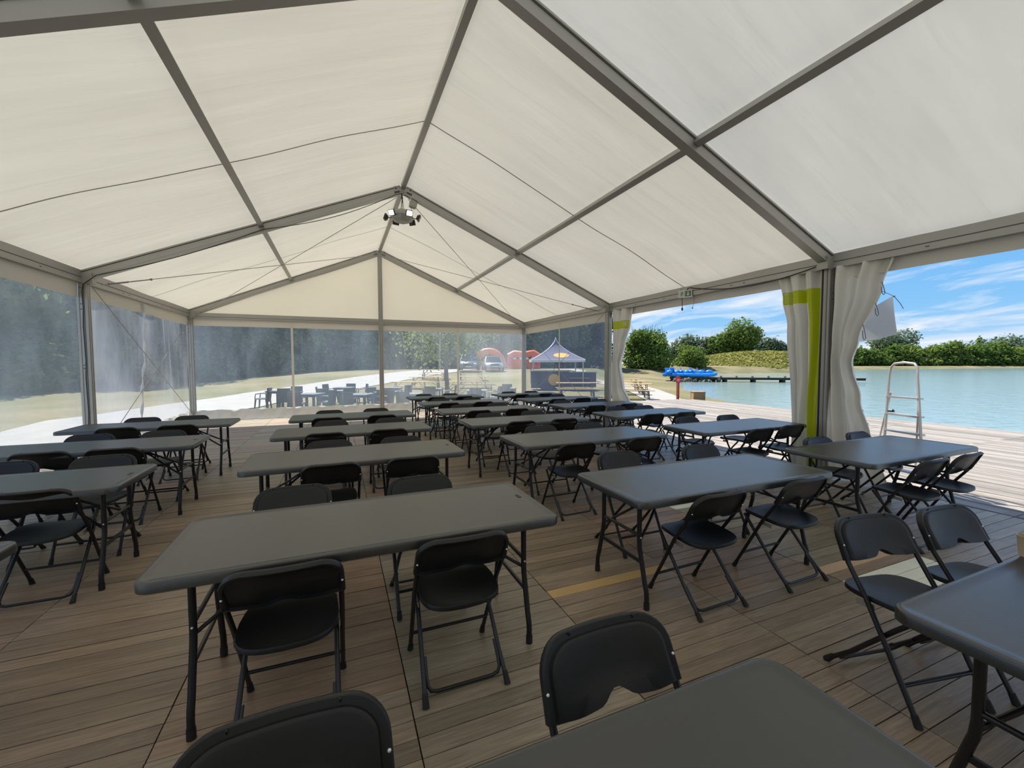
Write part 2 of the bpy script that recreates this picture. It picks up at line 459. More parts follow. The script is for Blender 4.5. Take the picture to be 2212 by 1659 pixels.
M['ladder'] = simple('ladder aluminium', (.55, .52, .50), .35, .7)
M['sheet'] = fabric_mat('white sheet', (.86, .87, .88), .35, .9, wr=.05)
M['grass'] = None
M['path'] = simple('pale gravel', (.30, .285, .262), .95, var=.18, vscale=1.5, bump=.4, bscale=12, coords='World')
M['rattan'] = simple('slate grey plastic wicker', (.050, .056, .070), .45, bump=.2, bscale=90)
M['rattan_top'] = simple('pale grey table top', (.26, .28, .31), .25)
M['pine'] = simple('pine bench slat', (.52, .36, .17), .55, var=.15, vscale=5)
M['green_iron'] = simple('dark bench iron', (.035, .035, .028), .5)
M['bark'] = simple('bark', (.085, .065, .048), .9, var=.3, vscale=8)
M['leaf_dark'] = leaf_mat('dark woodland leaves', (.030, .062, .026), (.36, .46, .19), .6)
M['leaf_mid'] = leaf_mat('green leaves', (.060, .115, .028), (.185, .255, .060))
M['leaf_light'] = leaf_mat('fresh leaves', (.14, .20, .05), (.30, .36, .11))
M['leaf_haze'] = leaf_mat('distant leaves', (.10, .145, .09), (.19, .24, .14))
M['tall_grass'] = leaf_mat('tall meadow grass', (.16, .19, .04), (.36, .34, .11), .5)
M['boat'] = simple('blue boat plastic', (.012, .25, .78), .3)
M['boat_white'] = simple('boat seat pale blue', (.06, .38, .88), .35)
M['jetty'] = simple('jetty timber', (.17, .14, .115), .85, var=.25, vscale=2)
M['jetty_dark'] = simple('jetty piles', (.045, .038, .03), .9)
M['red_post'] = simple('red brown post', (.30, .075, .035), .7)
M['sign_red'] = simple('red sign', (.55, .03, .03), .5)
M['crate'] = simple('plywood', (.30, .20, .095), .7, var=.15, vscale=6)
M['rock'] = simple('bank stones', (.12, .11, .095), .9, var=.4, vscale=3)
M['navy'] = simple('navy canvas', (.075, .072, .14), .7)
M['emblem'] = simple('orange emblem', (.62, .36, .05), .6)
M['bar_dark'] = simple('dark bar front', (.030, .030, .055), .6)
M['car_silver'] = simple('silver car paint', (.42, .45, .50), .25, .6)
M['car_grey'] = simple('grey car paint', (.16, .17, .19), .25, .6)
M['glass_dark'] = simple('car glass', (.02, .025, .03), .08)
M['tyre'] = simple('tyre', (.012, .012, .012), .8)
M['inf_orange'] = simple('inflatable orange', (.75, .16, .035), .5)
M['inf_yellow'] = simple('inflatable yellow', (.75, .50, .12), .5)
M['inf_red'] = simple('inflatable red', (.60, .05, .035), .5)
M['inf_green'] = simple('inflatable green', (.20, .32, .12), .5)
M['cup'] = simple('beige paper', (.50, .40, .27), .7)

# ground material: dry grass with greener and barer patches
mt, t, o = newmat('dry meadow grass'); L = t.links.new
p = principled(t, (.2, .2, .08), .95, spec=.1)
g = t.nodes.new('ShaderNodeNewGeometry')
n1 = t.nodes.new('ShaderNodeTexNoise'); n1.inputs['Scale'].default_value = .16; n1.inputs['Detail'].default_value = 8; L(g.outputs['Position'], n1.inputs['Vector'])
c1 = t.nodes.new('ShaderNodeValToRGB'); els = c1.color_ramp.elements
els[0].position = .34; els[0].color = (.115, .122, .055, 1); els[1].position = .68; els[1].color = (.235, .195, .125, 1)
L(n1.outputs['Fac'], c1.inputs['Fac'])
n2 = t.nodes.new('ShaderNodeTexNoise'); n2.inputs['Scale'].default_value = 5; n2.inputs['Detail'].default_value = 8; L(g.outputs['Position'], n2.inputs['Vector'])
c2 = t.nodes.new('ShaderNodeValToRGB'); c2.color_ramp.elements[0].color = (.62, .62, .62, 1); c2.color_ramp.elements[1].color = (1.3, 1.3, 1.25, 1); L(n2.outputs['Fac'], c2.inputs['Fac'])
mm = t.nodes.new('ShaderNodeMixRGB'); mm.blend_type = 'MULTIPLY'; mm.inputs['Fac'].default_value = 1; L(c1.outputs[0], mm.inputs['Color1']); L(c2.outputs[0], mm.inputs['Color2'])
L(mm.outputs[0], p.inputs['Base Color']); L(p.outputs[0], o.inputs[0])
M['grass'] = mt
# water
mt, t, o = newmat('lake water'); L = t.links.new
p = principled(t, (.205, .285, .275), .12, spec=.5)
p.inputs['IOR'].default_value = 1.33
g = t.nodes.new('ShaderNodeNewGeometry')
mpw = t.nodes.new('ShaderNodeMapping'); mpw.inputs['Rotation'].default_value = (0, 0, R(-40)); mpw.inputs['Scale'].default_value = (1.0, 2.2, 1); L(g.outputs['Position'], mpw.inputs['Vector'])
nw = t.nodes.new('ShaderNodeTexNoise'); nw.inputs['Scale'].default_value = 1.3; nw.inputs['Detail'].default_value = 6; nw.inputs['Distortion'].default_value = .3; L(mpw.outputs[0], nw.inputs['Vector'])
bw = t.nodes.new('ShaderNodeBump'); bw.inputs['Strength'].default_value = .35; bw.inputs['Distance'].default_value = .12; L(nw.outputs['Fac'], bw.inputs['Height'])
L(bw.outputs[0], p.inputs['Normal']); L(p.outputs[0], o.inputs[0])
M['water'] = mt

# ------------------------------------------------------------------ tent geometry
WH, HE, HR = 4.965, 3.0, 5.09            # half width, canopy height at eave and ridge
FR = [-6.35, -1.35, 3.65, 8.65, 13.73]   # portal frames along y
PF = .496
def roof_z(x): return HR+(HE-HR)*abs(x)/WH
GROUND, WATER = -.25, -.45

# floor: dark underlay + planks
SEAM0, PAN = .03, 1.01
fl = MB(); fl.box((0, 3.65, -.045), (10.1, 20.2, .03))
floor = tag(fl.build('floor', M['floor_gap'], smooth=0), kind='structure')
special = {}
def mark(x0, y0, n, key):
    special[(round((x0-SEAM0)/PAN), round(y0/.1), )] = key
for cx, ry_, key in ((0, 24, 'new_yellow'), (2, 15, 'new_pale'), (2, 16, 'new_pale'), (2, 17, 'new_pale'), (2, 19, 'new_tan'), (2, 34, 'new_pale')):
    special[(cx, ry_)] = key
bw_, bl_ = .0955, PAN-.006
pl = MB(); pl.box((0, 0, -.012), (bl_, bw_, .024)); plank_me = pl.mesh('plank', M['floor'], 0)
plank_special = {}
for k in ('new_yellow', 'new_pale', 'new_tan'):
    pl = MB(); pl.box((0, 0, -.012), (bl_, bw_, .024)); plank_special[k] = pl.mesh('plank', M[k], 0)
cands = []
for c in range(-5, 5):
    for r_ in range(-60, 137):
        x0 = SEAM0+c*PAN; x1 = x0+PAN
        x0c = max(x0, -4.98); x1c = min(x1, 5.04)
        cx, cy = (x0+x1)/2, r_*.1+.05
        q = Vector((cx, cy, 0))-CAM
        dep = q.dot(FWD)
        vis = False; key = 1e9
        if dep > .5:
            u = 1106+F_PX*q.dot(RIGHT)/dep; v = 829.5-F_PX*q.dot(UP)/dep
            vis = -60 < u < 2270 and v < 1720
            key = dep**3
        cands.append((0 if vis else 1, key, c, r_, cx, cy))
cands.sort()
rest = MB()
for i, (nv_, key, c, r_, cx, cy) in enumerate(cands):
    dz = rnd.uniform(-.0025, .0015); drz = rnd.uniform(-.0012, .0012)
    sp_ = special.get((c, r_))
    if i < 296 or sp_:
        link_mesh('plank', plank_special[sp_] if sp_ else plank_me, floor, (cx, cy, dz), (0, 0, drz))
    else:
        rest.box((cx, cy, -.012+dz), (bl_, bw_, .024))
tag(rest.build('plank_field', M['floor'], floor, smooth=0), kind='stuff')

# outside deck along the open side
deck = MB(); deck.box((8.95, 3.95, -.06), (7.8, 20, .06)); deck = tag(deck.build('deck', M['floor_gap'], smooth=0), kind='structure')
dl = 2.0; dw = .117
dp = MB(); dp.box((0, 0, -.012), (dw, dl-.008, .024)); dplank = dp.mesh('plank', M['deck'], 0)
cd = []
for c in range(64):
    x = 5.13+c*.122
    for r_ in range(-3, 7):
        y = r_*dl+dl/2-.1+.0
        q = Vector((x, y, 0))-CAM; dep = q.dot(FWD)
        u = 1106+F_PX*q.dot(RIGHT)/dep if dep > .5 else 9999
        cd.append((0 if (dep > .5 and 1000 < u < 2500) else 1, q.length, x, y))
cd.sort()
rest = MB()
for i, (a_, b_, x, y) in enumerate(cd):
    if i < 290: link_mesh('plank', dplank, deck, (x, y, rnd.uniform(-.003, .002)))
    else: rest.box((x, y, -.012+rnd.uniform(-.003, .002)), (dw, dl-.008, .024))
tag(rest.build('plank_field', M['deck'], deck, smooth=0), kind='stuff')
ts = MB(); ts.box((5.055, 3.65, -.004), (.03, 20, .012)); tag(ts.build('trim_1', M['alu_dark'], smooth=0), kind='structure')

# ceiling: canopy panels with sag and seams
ceiling = tag(empty('ceiling', (0, 0, 0)), kind='structure')
def canopy(y0, y1, sgn, ya, yb):
    def fn(u, v):
        x = sgn*WH*u; y = ya+(yb-ya)*v
        tt = (y-y0)/(y1-y0)
        s_ = math.sin(math.pi*tt)
        # fabric hangs a little between the purlins and frames
        lift = -.035*s_*(.6+.4*math.cos(4*math.pi*u))
        lift += .006*s_*math.sin(19*u*(1+.3*tt)+7*tt+sgn)*(.4+u)
        return (x, y, roof_z(x)+.012+lift)
    return fn
for b in range(4):
    y0, y1 = FR[b], FR[b+1]; ym = (y0+y1)/2+.05
    for sgn in (-1, 1):
        for ya, yb in ((y0, ym), (ym, y1)):
            mb = MB(); mb.grid(canopy(y0, y1, sgn, ya, yb), 40, 14); mb.build('canopy_panel', M['roof_near' if b < 2 else 'roof'], ceiling, smooth=80)
        fn = canopy(y0, y1, sgn, ym-.012, ym+.012)
        mb = MB(); mb.grid(lambda u, v: tuple(Vector(fn(u, v))-Vector((0, 0, .008))), 40, 1); mb.build('seam', M['seam'], ceiling, smooth=80)

# portal frames
tn = [1]
def trim(name_mb, mats, label=None):
    tn[0] += 1
    return tag(name_mb.build('trim_%d' % tn[0], mats), label, kind='structure')
def rafter(parent, y, sgn):
    a = Vector((sgn*.04, y, roof_z(.04)-.085)); b_ = Vector((sgn*(WH-.02), y, roof_z(WH)-.085))
    up = Vector((sgn*(HR-HE), 0, WH)).normalized()
    mb = MB(); mb.beam(a, b_, .085, .15, up)
    mb.cur = 0
    for dy_, dz_, w_, h_ in ((0, .068, .125, .022), (0, -.066, .115, .024)):
        mb.beam(a+up*dz_, b_+up*dz_, w_, h_, up)
    mb.cur = 1
    for s2 in (-1, 1):
        for dz_ in (.052, -.050):
            o_ = Vector((0, s2*.0435, 0))+up*dz_
            mb.beam(a+o_, b_+o_, .002, .006, up)
    mb.build('rafter', [M['alu'], M['alu_dark']], parent)
    return a, b_
def post(parent, x, y, w=.13, d=.11, top=2.92):
    mb = MB(); mb.box((x, y, top/2), (w, d, top))
    sx = -1 if x > 0 else 1
    mb.cur = 1
    for k in (-.028, .028): mb.box((x+k, y-d/2-.0005, top/2), (.006, .002, top-.1))
    for zz in (2.75, 2.5, 2.42, 1.55, 1.5): mb.box((x-sx*.01, y-d/2-.001, zz), (.016, .003, .016))
    for k in (-.025, .025): mb.box((x+sx*(w/2+.0005), y+k, top/2), (.002, .006, top-.1))
    mb.box((x, y, .006), (w+.10, d+.10, .012))
    mb.build('post', [M['alu'], M['alu_dark']], parent)
for k, y in enumerate(FR):
    tn[0] += 1
    fr_ = tag(empty('trim_%d' % tn[0], (0, 0, 0)), kind='structure')
    for sgn in (-1, 1):
        rafter(fr_, y, sgn)
        post(fr_, sgn*(WH-.06), y)
        mb = MB(); mb.box((sgn*(WH-.10), y, 2.90), (.20, .13, .17)); mb.build('eave_joint', M['alu'], fr_)
    mb = MB(); mb.box((0, y, HR-.10), (.36, .10, .10)); mb.cur = 1
    for sx in (-1, 1):
        mb.box((sx*.14, y-.052, HR-.10), (.03, .004, .03)); mb.box((sx*.12, y, HR-.165), (.10, .10, .03), Matrix.Rotation(sx*R(22), 3, 'Y'))
    mb.build('ridge_joint', [M['alu'], M['alu_dark']], fr_)
    if k == 4:
        mb = MB(); mb.box((0, y-.02, HR/2-.04), (.13, .10, HR-.08)); mb.cur = 1
        mb.box((-.03, y-.071, HR/2-.04), (.006, .002, HR-.2)); mb.box((.03, y-.071, HR/2-.04), (.006, .002, HR-.2))
        mb.build('gable_post', [M['alu'], M['alu_dark']], fr_)
        mb = MB(); mb.box((0, y+.0, 2.87), (2*WH-.2, .09, .15)); mb.cur = 1
        mb.box((0, y-.047, 2.84), (2*WH-.2, .003, .008)); mb.build('gable_beam', [M['alu'], M['alu_dark']], fr_)
# purlins, ridge and eave beams, one per bay
for b in range(4):
    y0, y1 = FR[b]+.05, FR[b+1]-.05
    for x in (-WH*PF, WH*PF, 0):
        up = Vector((0, 0, 1)) if x == 0 else Vector((math.copysign(HR-HE, x), 0, WH)).normalized()
        z = roof_z(x)-(.05 if x else .045)
        mb = MB(); mb.beam((x, y0, z), (x, y1, z), .085, .075, up)
        trim(mb, M['alu'])
    for sgn in (-1, 1):
        mb = MB(); mb.box((sgn*(WH-.03), (y0+y1)/2, 2.925), (.09, y1-y0, .19)); mb.cur = 1
        mb.box((sgn*(WH-.0765), (y0+y1)/2, 2.91), (.003, y1-y0, .010))
        for q in (.25, .30, .62, .8): mb.box((sgn*(WH-.0775), y0+(y1-y0)*q, 2.87), (.004, .035, .010))
        trim(mb, [M['alu'], M['alu_dark']])

# gable canvas
mb = MB()
def gab(sgn):
    return lambda u, v: (sgn*WH*.985*u, FR[4]+.05+.012*math.sin(9*u+3*v), 2.80+(roof_z(WH*u)-2.80)*v)
mb.grid(gab(1), 20, 8); mb.grid(gab(-1), 20, 8)
wall_back = tag(mb.build('wall_back', M['gable'], smooth=80), kind='structure')

mb = MB()  # added canvas wall behind the camera, unseen, keeps sky reflections out
mb.grid(lambda u, v: ((2*u-1)*WH*.985, FR[0]-.05, .02+(roof_z((2*u-1)*WH)-.02)*v), 30, 8)
tag(mb.build('wall_sky_block', M['gable'], smooth=80), kind='structure')

# window walls: film pane, border strip, ground skirt, joint strips
wn_ = [0]
def window(p0, p1, film, inward, strips=(), ztop=2.60, zbot=.27, wrinkle=.012, seed=0):
    wn_[0] += 1
    w = tag(empty('window_%d' % wn_[0], (0, 0, 0)), kind='structure')
    p0 = Vector(p0); p1 = Vector(p1); d = p1-p0; n = Vector(inward)
    def sheet(z0, z1, amp, off, ph, fq=9):
        def fn(u, v):
            q = p0+d*u+n*(off+amp*math.sin(fq*u+ph+1.7*v)*math.sin(2.3*v+ph*1.3+u*4))
            return (q.x, q.y, z0+(z1-z0)*v)
        return fn
    mb = MB(); mb.grid(sheet(zbot-.02, ztop+.02, wrinkle, 0, seed), 60, 24); mb.build('pane', M[film], w, smooth=80)
    mb = MB(); mb.grid(sheet(ztop, 2.83, .006, .012, seed+1), 50, 4); mb.build('border_strip', M['valance'], w, smooth=80)
    mb = MB()
    def sk(u, v):
        q = p0+d*u
        prof = [(0, .30), (.02, .27), (.07, .16), (.11, .05), (.10, .004), (.22, .003)]
        f = v*(len(prof)-1); i = min(int(f), len(prof)-2); a = f-i
        o_ = prof[i][0]*(1-a)+prof[i+1][0]*a; z = prof[i][1]*(1-a)+prof[i+1][1]*a
        wv = .018*math.sin(40*u+seed)+.014*math.sin(97*u+2*v)
        q = q+n*(.006+o_+wv*math.sin(math.pi*min(1, v*1.1)))
        return (q.x, q.y, max(.004, z+.008*math.sin(61*u+3*v)))
    mb.grid(sk, 160, 12); mb.build('ground_skirt', M['skirt'], w, smooth=80)
    for s_ in strips:
        mb = MB()
        def st(u, v, s_=s_):
            q = p0+d*s_+d.normalized()*(.05*(u-.5)*2*.6)+n*(.016)
            return (q.x, q.y, .2+(2.82-.2)*v)
        mb.grid(st, 2, 12); mb.build('joint_strip', M['valance'], w, smooth=80)
    return w
Y2 = FR[4]+.03
window((-WH+.07, Y2, 0), (-.06, Y2, 0), 'film_back', (0, -1, 0), (.5,), seed=.3)
window((.06, Y2, 0), (WH-.07, Y2, 0), 'film_back2', (0, -1, 0), (.5,), seed=1.9)
XW = WH-.01
window((-XW, FR[3]+.07, 0), (-XW, FR[4]-.07, 0), 'film_left', (1, 0, 0), (), wrinkle=.03, seed=2.2)
window((-XW, FR[2]+.07, 0), (-XW, FR[3]-.07, 0), 'film_left2', (1, 0, 0), (), wrinkle=.012, seed=4.0)
window((-XW, FR[1]+.07, 0), (-XW, FR[2]-.07, 0), 'film_left2', (1, 0, 0), (), wrinkle=.012, seed=5.0)
window((-XW, FR[0]+.07, 0), (-XW, FR[1]-.07, 0), 'film_left2', (1, 0, 0), (), wrinkle=.012, seed=6.0)
w_r = window((XW, FR[4]-.07, 0), (XW, FR[3]+.07, 0), 'film_right', (-1, 0, 0), (.5,), seed=3.3)
# crumpled zip joint hanging in the left film
mb = MB(); pts = []
for i in range(30):
    t_ = i/29
    pts.append((-XW+.05+.02*math.sin(5*t_), 10.85-.28*t_+.03*math.sin(17*t_)+.02*math.sin(41*t_), 2.80-2.45*t_))
mb.tube(pts, [.018+.012*math.sin(i*1.3) for i in range(30)], 6)
tag(mb.build('zip_joint', M['sheet'], smooth=80), 'crumpled clear zip joint hanging down the middle of the left film window', 'zip joint')
# border valance along the two open bays
for b in (1, 2, 0):
    mb = MB()
    ya, yb = FR[b]+.06, FR[b+1]-.06
    mb.grid(lambda u, v: (XW+.03+.006*math.sin(30*u), ya+(yb-ya)*u, 2.68+.17*v), 40, 2)
    trim(mb, M['valance'])

# ------------------------------------------------------------------ folding tables
TL, TW, TZ = 1.847, .757, .735
def rrect(lx, ly, r, z, n=6):
    pts = []
    for cx, cy, a0 in ((lx/2-r, ly/2-r, 0), (-lx/2+r, ly/2-r, 90), (-lx/2+r, -ly/2+r, 180), (lx/2-r, -ly/2+r, 270)):
        for i in range(n+1):
            a = R(a0+90*i/n)
            pts.append((cx+r*math.cos(a), cy+r*math.sin(a), z))
    return pts
def make_table():
    root = empty('folding_table')
    mb = MB()
    r0 = .068
    L_ = [(-.034, TZ-.022), (-.012, TZ-.045), (0, TZ-.043), (0, TZ-.014), (-.004, TZ-.004), (-.012, TZ), (-.022, TZ+.0005), (-.028, TZ-.0025), (-.06, TZ-.003)]
    mb.rings([rrect(TL+2*i_, TW+2*i_, max(.02, r0+i_), z) for i_, z in L_])
    top = mb.build('tabletop', M['table'], root, smooth=35)
    fx = TL/2-.145
    for sx in (-1, 1):
        for sy in (-1, 1):
            x = sx*fx
            pts = [(x, sy*.195, TZ-.03), (x, sy*.195, .42), (x, sy*.20, .37), (x, sy*.252, .16), (x, sy*.268, .115), (x, sy*.272, .08), (x, sy*.272, .012)]
            mb = MB(); mb.tube(pts, .0155, 10); leg = mb.build('leg', M['black_tube'], root, smooth=60)
            mb = MB(); mb.tube([(x, sy*.272, .045), (x, sy*.272, 0.0)], .0185, 10); mb.build('rubber_foot', M['rubber'], leg, smooth=60)
            mb = MB(); mb.ball((x, sy*.195-.0155, .44), .0055, 8, 6); mb.build('rivet', M['rivet'], leg)
        x = sx*fx
        mb = MB(); mb.beam((x, -.22, .285), (x, .22, .285), .012, .024); mb.build('lower_bar', M['black_tube'], root)
        mb = MB(); mb.tube([(x, -.195, .45), (x, .195, .45)], .011, 8); mb.build('crossbar', M['black_tube'], root, smooth=60)
        mb = MB()
        for sy in (-1, 1): mb.tube([(x, sy*.19, .40), (x-sx*.16, sy*.11, .50), (x-sx*.30, sy*.03, .60), (x-sx*.46, sy*.018, TZ-.04)], .0095, 8)
        mb.build('brace', M['black_tube'], root, smooth=60)
        mb = MB(); mb.tube([(x-sx*.05, -.10, .69), (x-sx*.05, .10, .69)], .012, 8); mb.build('pivot_bar', M['black_tube'], root, smooth=60)
    return root
ROWY = {0: .42, 1: 2.335, 2: 4.13, 3: 5.70, 4: 7.23, 5: 8.78, 6: 10.36}
COLX = {'A': -3.585, 'B': -1.078, 'C': 1.30, 'D': 3.645}
TABS = []
for r_ in (1, 2, 3, 4): TABS.append(('A', r_, COLX['A'], {1: 2.335, 2: 3.985, 3: 5.55, 4: 7.20}[r_], 0))
for r_ in (0, 1, 2, 3, 4): TABS.append(('B', r_, {0: -1.055, 1: -1.078, 2: -1.085, 3: -1.07, 4: -1.03}[r_], ROWY[r_], {0: .0, 2: R(1.5), 3: R(1.2), 4: R(1)}.get(r_, 0)))
for r_ in range(7): TABS.append(('C', r_, {0: 1.385, 1: 1.30, 2: 1.36, 3: 1.30, 4: 1.28, 5: 1.24, 6: 1.22}[r_], ROWY[r_], 0))
for r_ in range(1, 7): TABS.append(('D', r_, {1: 3.65, 2: 3.66, 3: 3.62, 4: 3.60, 5: 3.55, 6: 3.50}[r_], {1: 2.366, 2: 4.02, 3: 5.66}.get(r_, ROWY[r_]), R(1) if r_ == 1 else 0))
ORD = ['first', 'second', 'third', 'fourth', 'fifth', 'sixth', 'seventh']
CNAME = {'A': 'leftmost', 'B': 'second', 'C': 'third', 'D': 'rightmost'}
BASE = {'A': 1, 'B': 0, 'C': 0, 'D': 1}
proto_t = make_table()
for i, (c, r_, x, y, rz) in enumerate(TABS):
    o = proto_t if i == 0 else copy_tree(proto_t)
    o.location = (x, y, 0); o.rotation_euler = (0, 0, rz)
    tag(o, 'dark grey folding table, %s from the camera in the %s column' % (ORD[r_-BASE[c]], CNAME[c]), 'table', 'dark folding tables in the tent')
    if (c, r_) in (('A', 2), ('A', 3), ('B', 1), ('B', 2)):
        mb = MB(); mb.box((TL/2-.075, .045, TZ-.0022), (.022, .058, .002)); mb.build('label_plate', M['table_edge'], o)
    if (c, r_) == ('C', 0):
        mb = MB(); mb.tube([(-TL/2+.145, -.222, .30), (-TL/2+.145, -.230, .265)], .0168, 10)
        mb.build('tape_band', M['white_tape'], o, smooth=60)
        tag(bpy.data.objects[o.name].children[-1], 'white tape band')

# ------------------------------------------------------------------ folding chairs
def back_outline():
    """closed outline in (x, s): s runs up the leaning back"""
    hw, H, r = .232, .205, .105
    pts = []
    for i in range(9):
        a = R(0+90*i/8); pts.append((hw-r+r*math.cos(a)-.004, H-r+r*math.sin(a)))
    for i in range(1, 8): pts.append(((hw-r)*(1-i/4), H+.004*math.sin(math.pi*i/8)))
    for i in range(9):
        a = R(90+90*i/8); pts.append((-hw+r+r*math.cos(a)+.004, H-r+r*math.sin(a)))
    pts.append((-hw+.002, .05)); pts.append((-hw, .0))
    for i in range(1, 21):
        x = -hw+2*hw*i/21
        q = abs(x)/.082
        s_ = .034*.5*(1+math.cos(math.pi*min(1, q))) if q < 1 else -.005*math.sin(math.pi*min(1, (abs(x)-.082)/.15))
        pts.append((x, s_))
    pts.append((hw, .0)); pts.append((hw-.002, .05))
    return pts
def make_chair():
    root = empty('folding_chair')
    # backrest frame: origin of s at z .585
    a = Vector((0, -.094, .590)); sdir = Vector((0, -.46, 1)).normalized(); ndir = Vector((0, 1, .46)).normalized()
    def P(x, s_, off):
        curve = -.030*(1-(x/.232)**2)*min(1, .3+s_/.1)
        return a+Vector((x, 0, 0))+sdir*s_+ndir*(off+curve)
    ol = back_outline(); cx, cs = 0.0, .115
    def ring(k, off):
        o_ = []
        for x, s_ in ol:
            if s_ > cs: ns = cs+(s_-cs)*(1-(1-k)*1.9 if k > .72 else k*.65)
            else: ns = cs+(s_-cs)*(1-(1-k)*.12 if k > .72 else k)
            o_.append(P(x*(1-(1-k)*.95), ns, off))
        return o_
    fr_ = [(.30, .017), (.60, .0175), (.80, .018), (.835, .0175), (.858, .015), (.868, .008), (.874, .006), (.97, .006), (.992, .002), (1.0, -.007)]
    bk = [(.995, -.020), (.985, -.024), (.95, -.024), (.925, -.022), (.91, -.012), (.86, -.007), (.6, .0), (.3, .001)]
    loops = [ring(k, o_) for k, o_ in fr_]+[ring(k, o_) for k, o_ in bk]
    mb = MB(); mb.rings(loops); back = mb.build('backrest', M['chair'], root, smooth=38)
    mb = MB()
    for sx in (-.115, .115):
        c_ = P(sx, .192, .007); mb.box(c_, (.0035, .004, .022), Matrix.Rotation(R(-25), 3, 'X'))
    mb.build('slot', M['table_edge'], back)
    for sx in (-1, 1):
        for off in (.0055, -.0235):
            mb = MB(); mb.ball(P(sx*.2195, .070, off), .0050, 8, 6); rv = mb.build('rivet', M['rivet'], back)
    # main tubes: front foot up to the back
    for sx in (-1, 1):
        pts = [(sx*.206, .218, .010), (sx*.209, .10, .235), (sx*.2135, -.008, .44), tuple(P(sx*.2145, -.012, -.010)), tuple(P(sx*.2145, .085, -.010))]
        mb = MB(); mb.tube(pts, .0115, 8); lg = mb.build('front_leg', M['black_tube'], root, smooth=60)
        mb = MB(); mb.tube([(sx*.2055, .200, .045), (sx*.206, .221, .0)], [.0135, .0165], 8); mb.build('rubber_foot', M['rubber'], lg, smooth=60)
        pts = [(sx*.176, .165, .425), (sx*.183, .10, .352), (sx*.192, -.09, .125), (sx*.198, -.205, .010)]
        mb = MB(); mb.tube(pts, .0110, 8); lg = mb.build('rear_leg', M['black_tube'], root, smooth=60)
        mb = MB(); mb.tube([(sx*.197, -.175, .043), (sx*.199, -.212, .0)], [.0130, .0160], 8); mb.build('rubber_foot', M['rubber'], lg, smooth=60)
        mb = MB(); mb.beam((sx*.200, .02, .412), (sx*.204, -.065, .405), .004, .026); mb.build('hinge_bracket', M['bracket'], root)
    U = []
    for sx in (-1, 1):
        seg = [(sx*.178, -.07, .145), (sx*.180, -.125, .085), (sx*.178, -.150, .055), (sx*.165, -.163, .038), (sx*.135, -.168, .032)]
        U += seg if sx < 0 else seg[::-1]
    mb = MB(); mb.tube(U, .0088, 8); mb.build('floor_bar', M['black_tube'], root, smooth=60)
    mb = MB(); mb.tube([(-.206, .150, .135), (.206, .150, .135)], .0088, 8); mb.build('stretcher', M['black_tube'], root, smooth=60)
    # contoured seat
    def outline(k):
        pts = []
        for i in range(40):
            an = 2*math.pi*i/40
            cx_, sy_ = math.cos(an), math.sin(an)
            e_ = 2/3.6
            x = math.copysign(abs(cx_)**e_, cx_)*.198; y = math.copysign(abs(sy_)**e_, sy_)*.205
            x *= 1-.10*max(0, y)/.205
            pts.append((x*k, y*k+.012))
        return pts
    def sz(x, y, k):
        y -= .012
        z = .436+.016*(y/.2)
        z += .020*(abs(x)/.2)**2.2                       # sides rise
        z += .016*max(0, -y/.2)**3 - .016*max(0, y/.2)**3  # back lip up, front waterfall
        z -= .012*max(0, 1-((x/.17)**2+((y+.03)/.17)**2))
        return z
    loops = []
    for k in (.12, .35, .55, .72, .86, .95, .985, 1.0): loops.append([(x, y, sz(x, y, k)-(.006 if k == 1.0 else 0)) for x, y in outline(k)])
    for k, dz in ((1.0, -.022), (.96, -.026), (.90, -.016), (.5, -.014), (.12, -.014)): loops.append([(x, y, sz(x, y, k)+dz) for x, y in outline(k)])
    mb = MB(); mb.rings(loops); mb.build('seat', M['chair'], root, smooth=50)
    return root
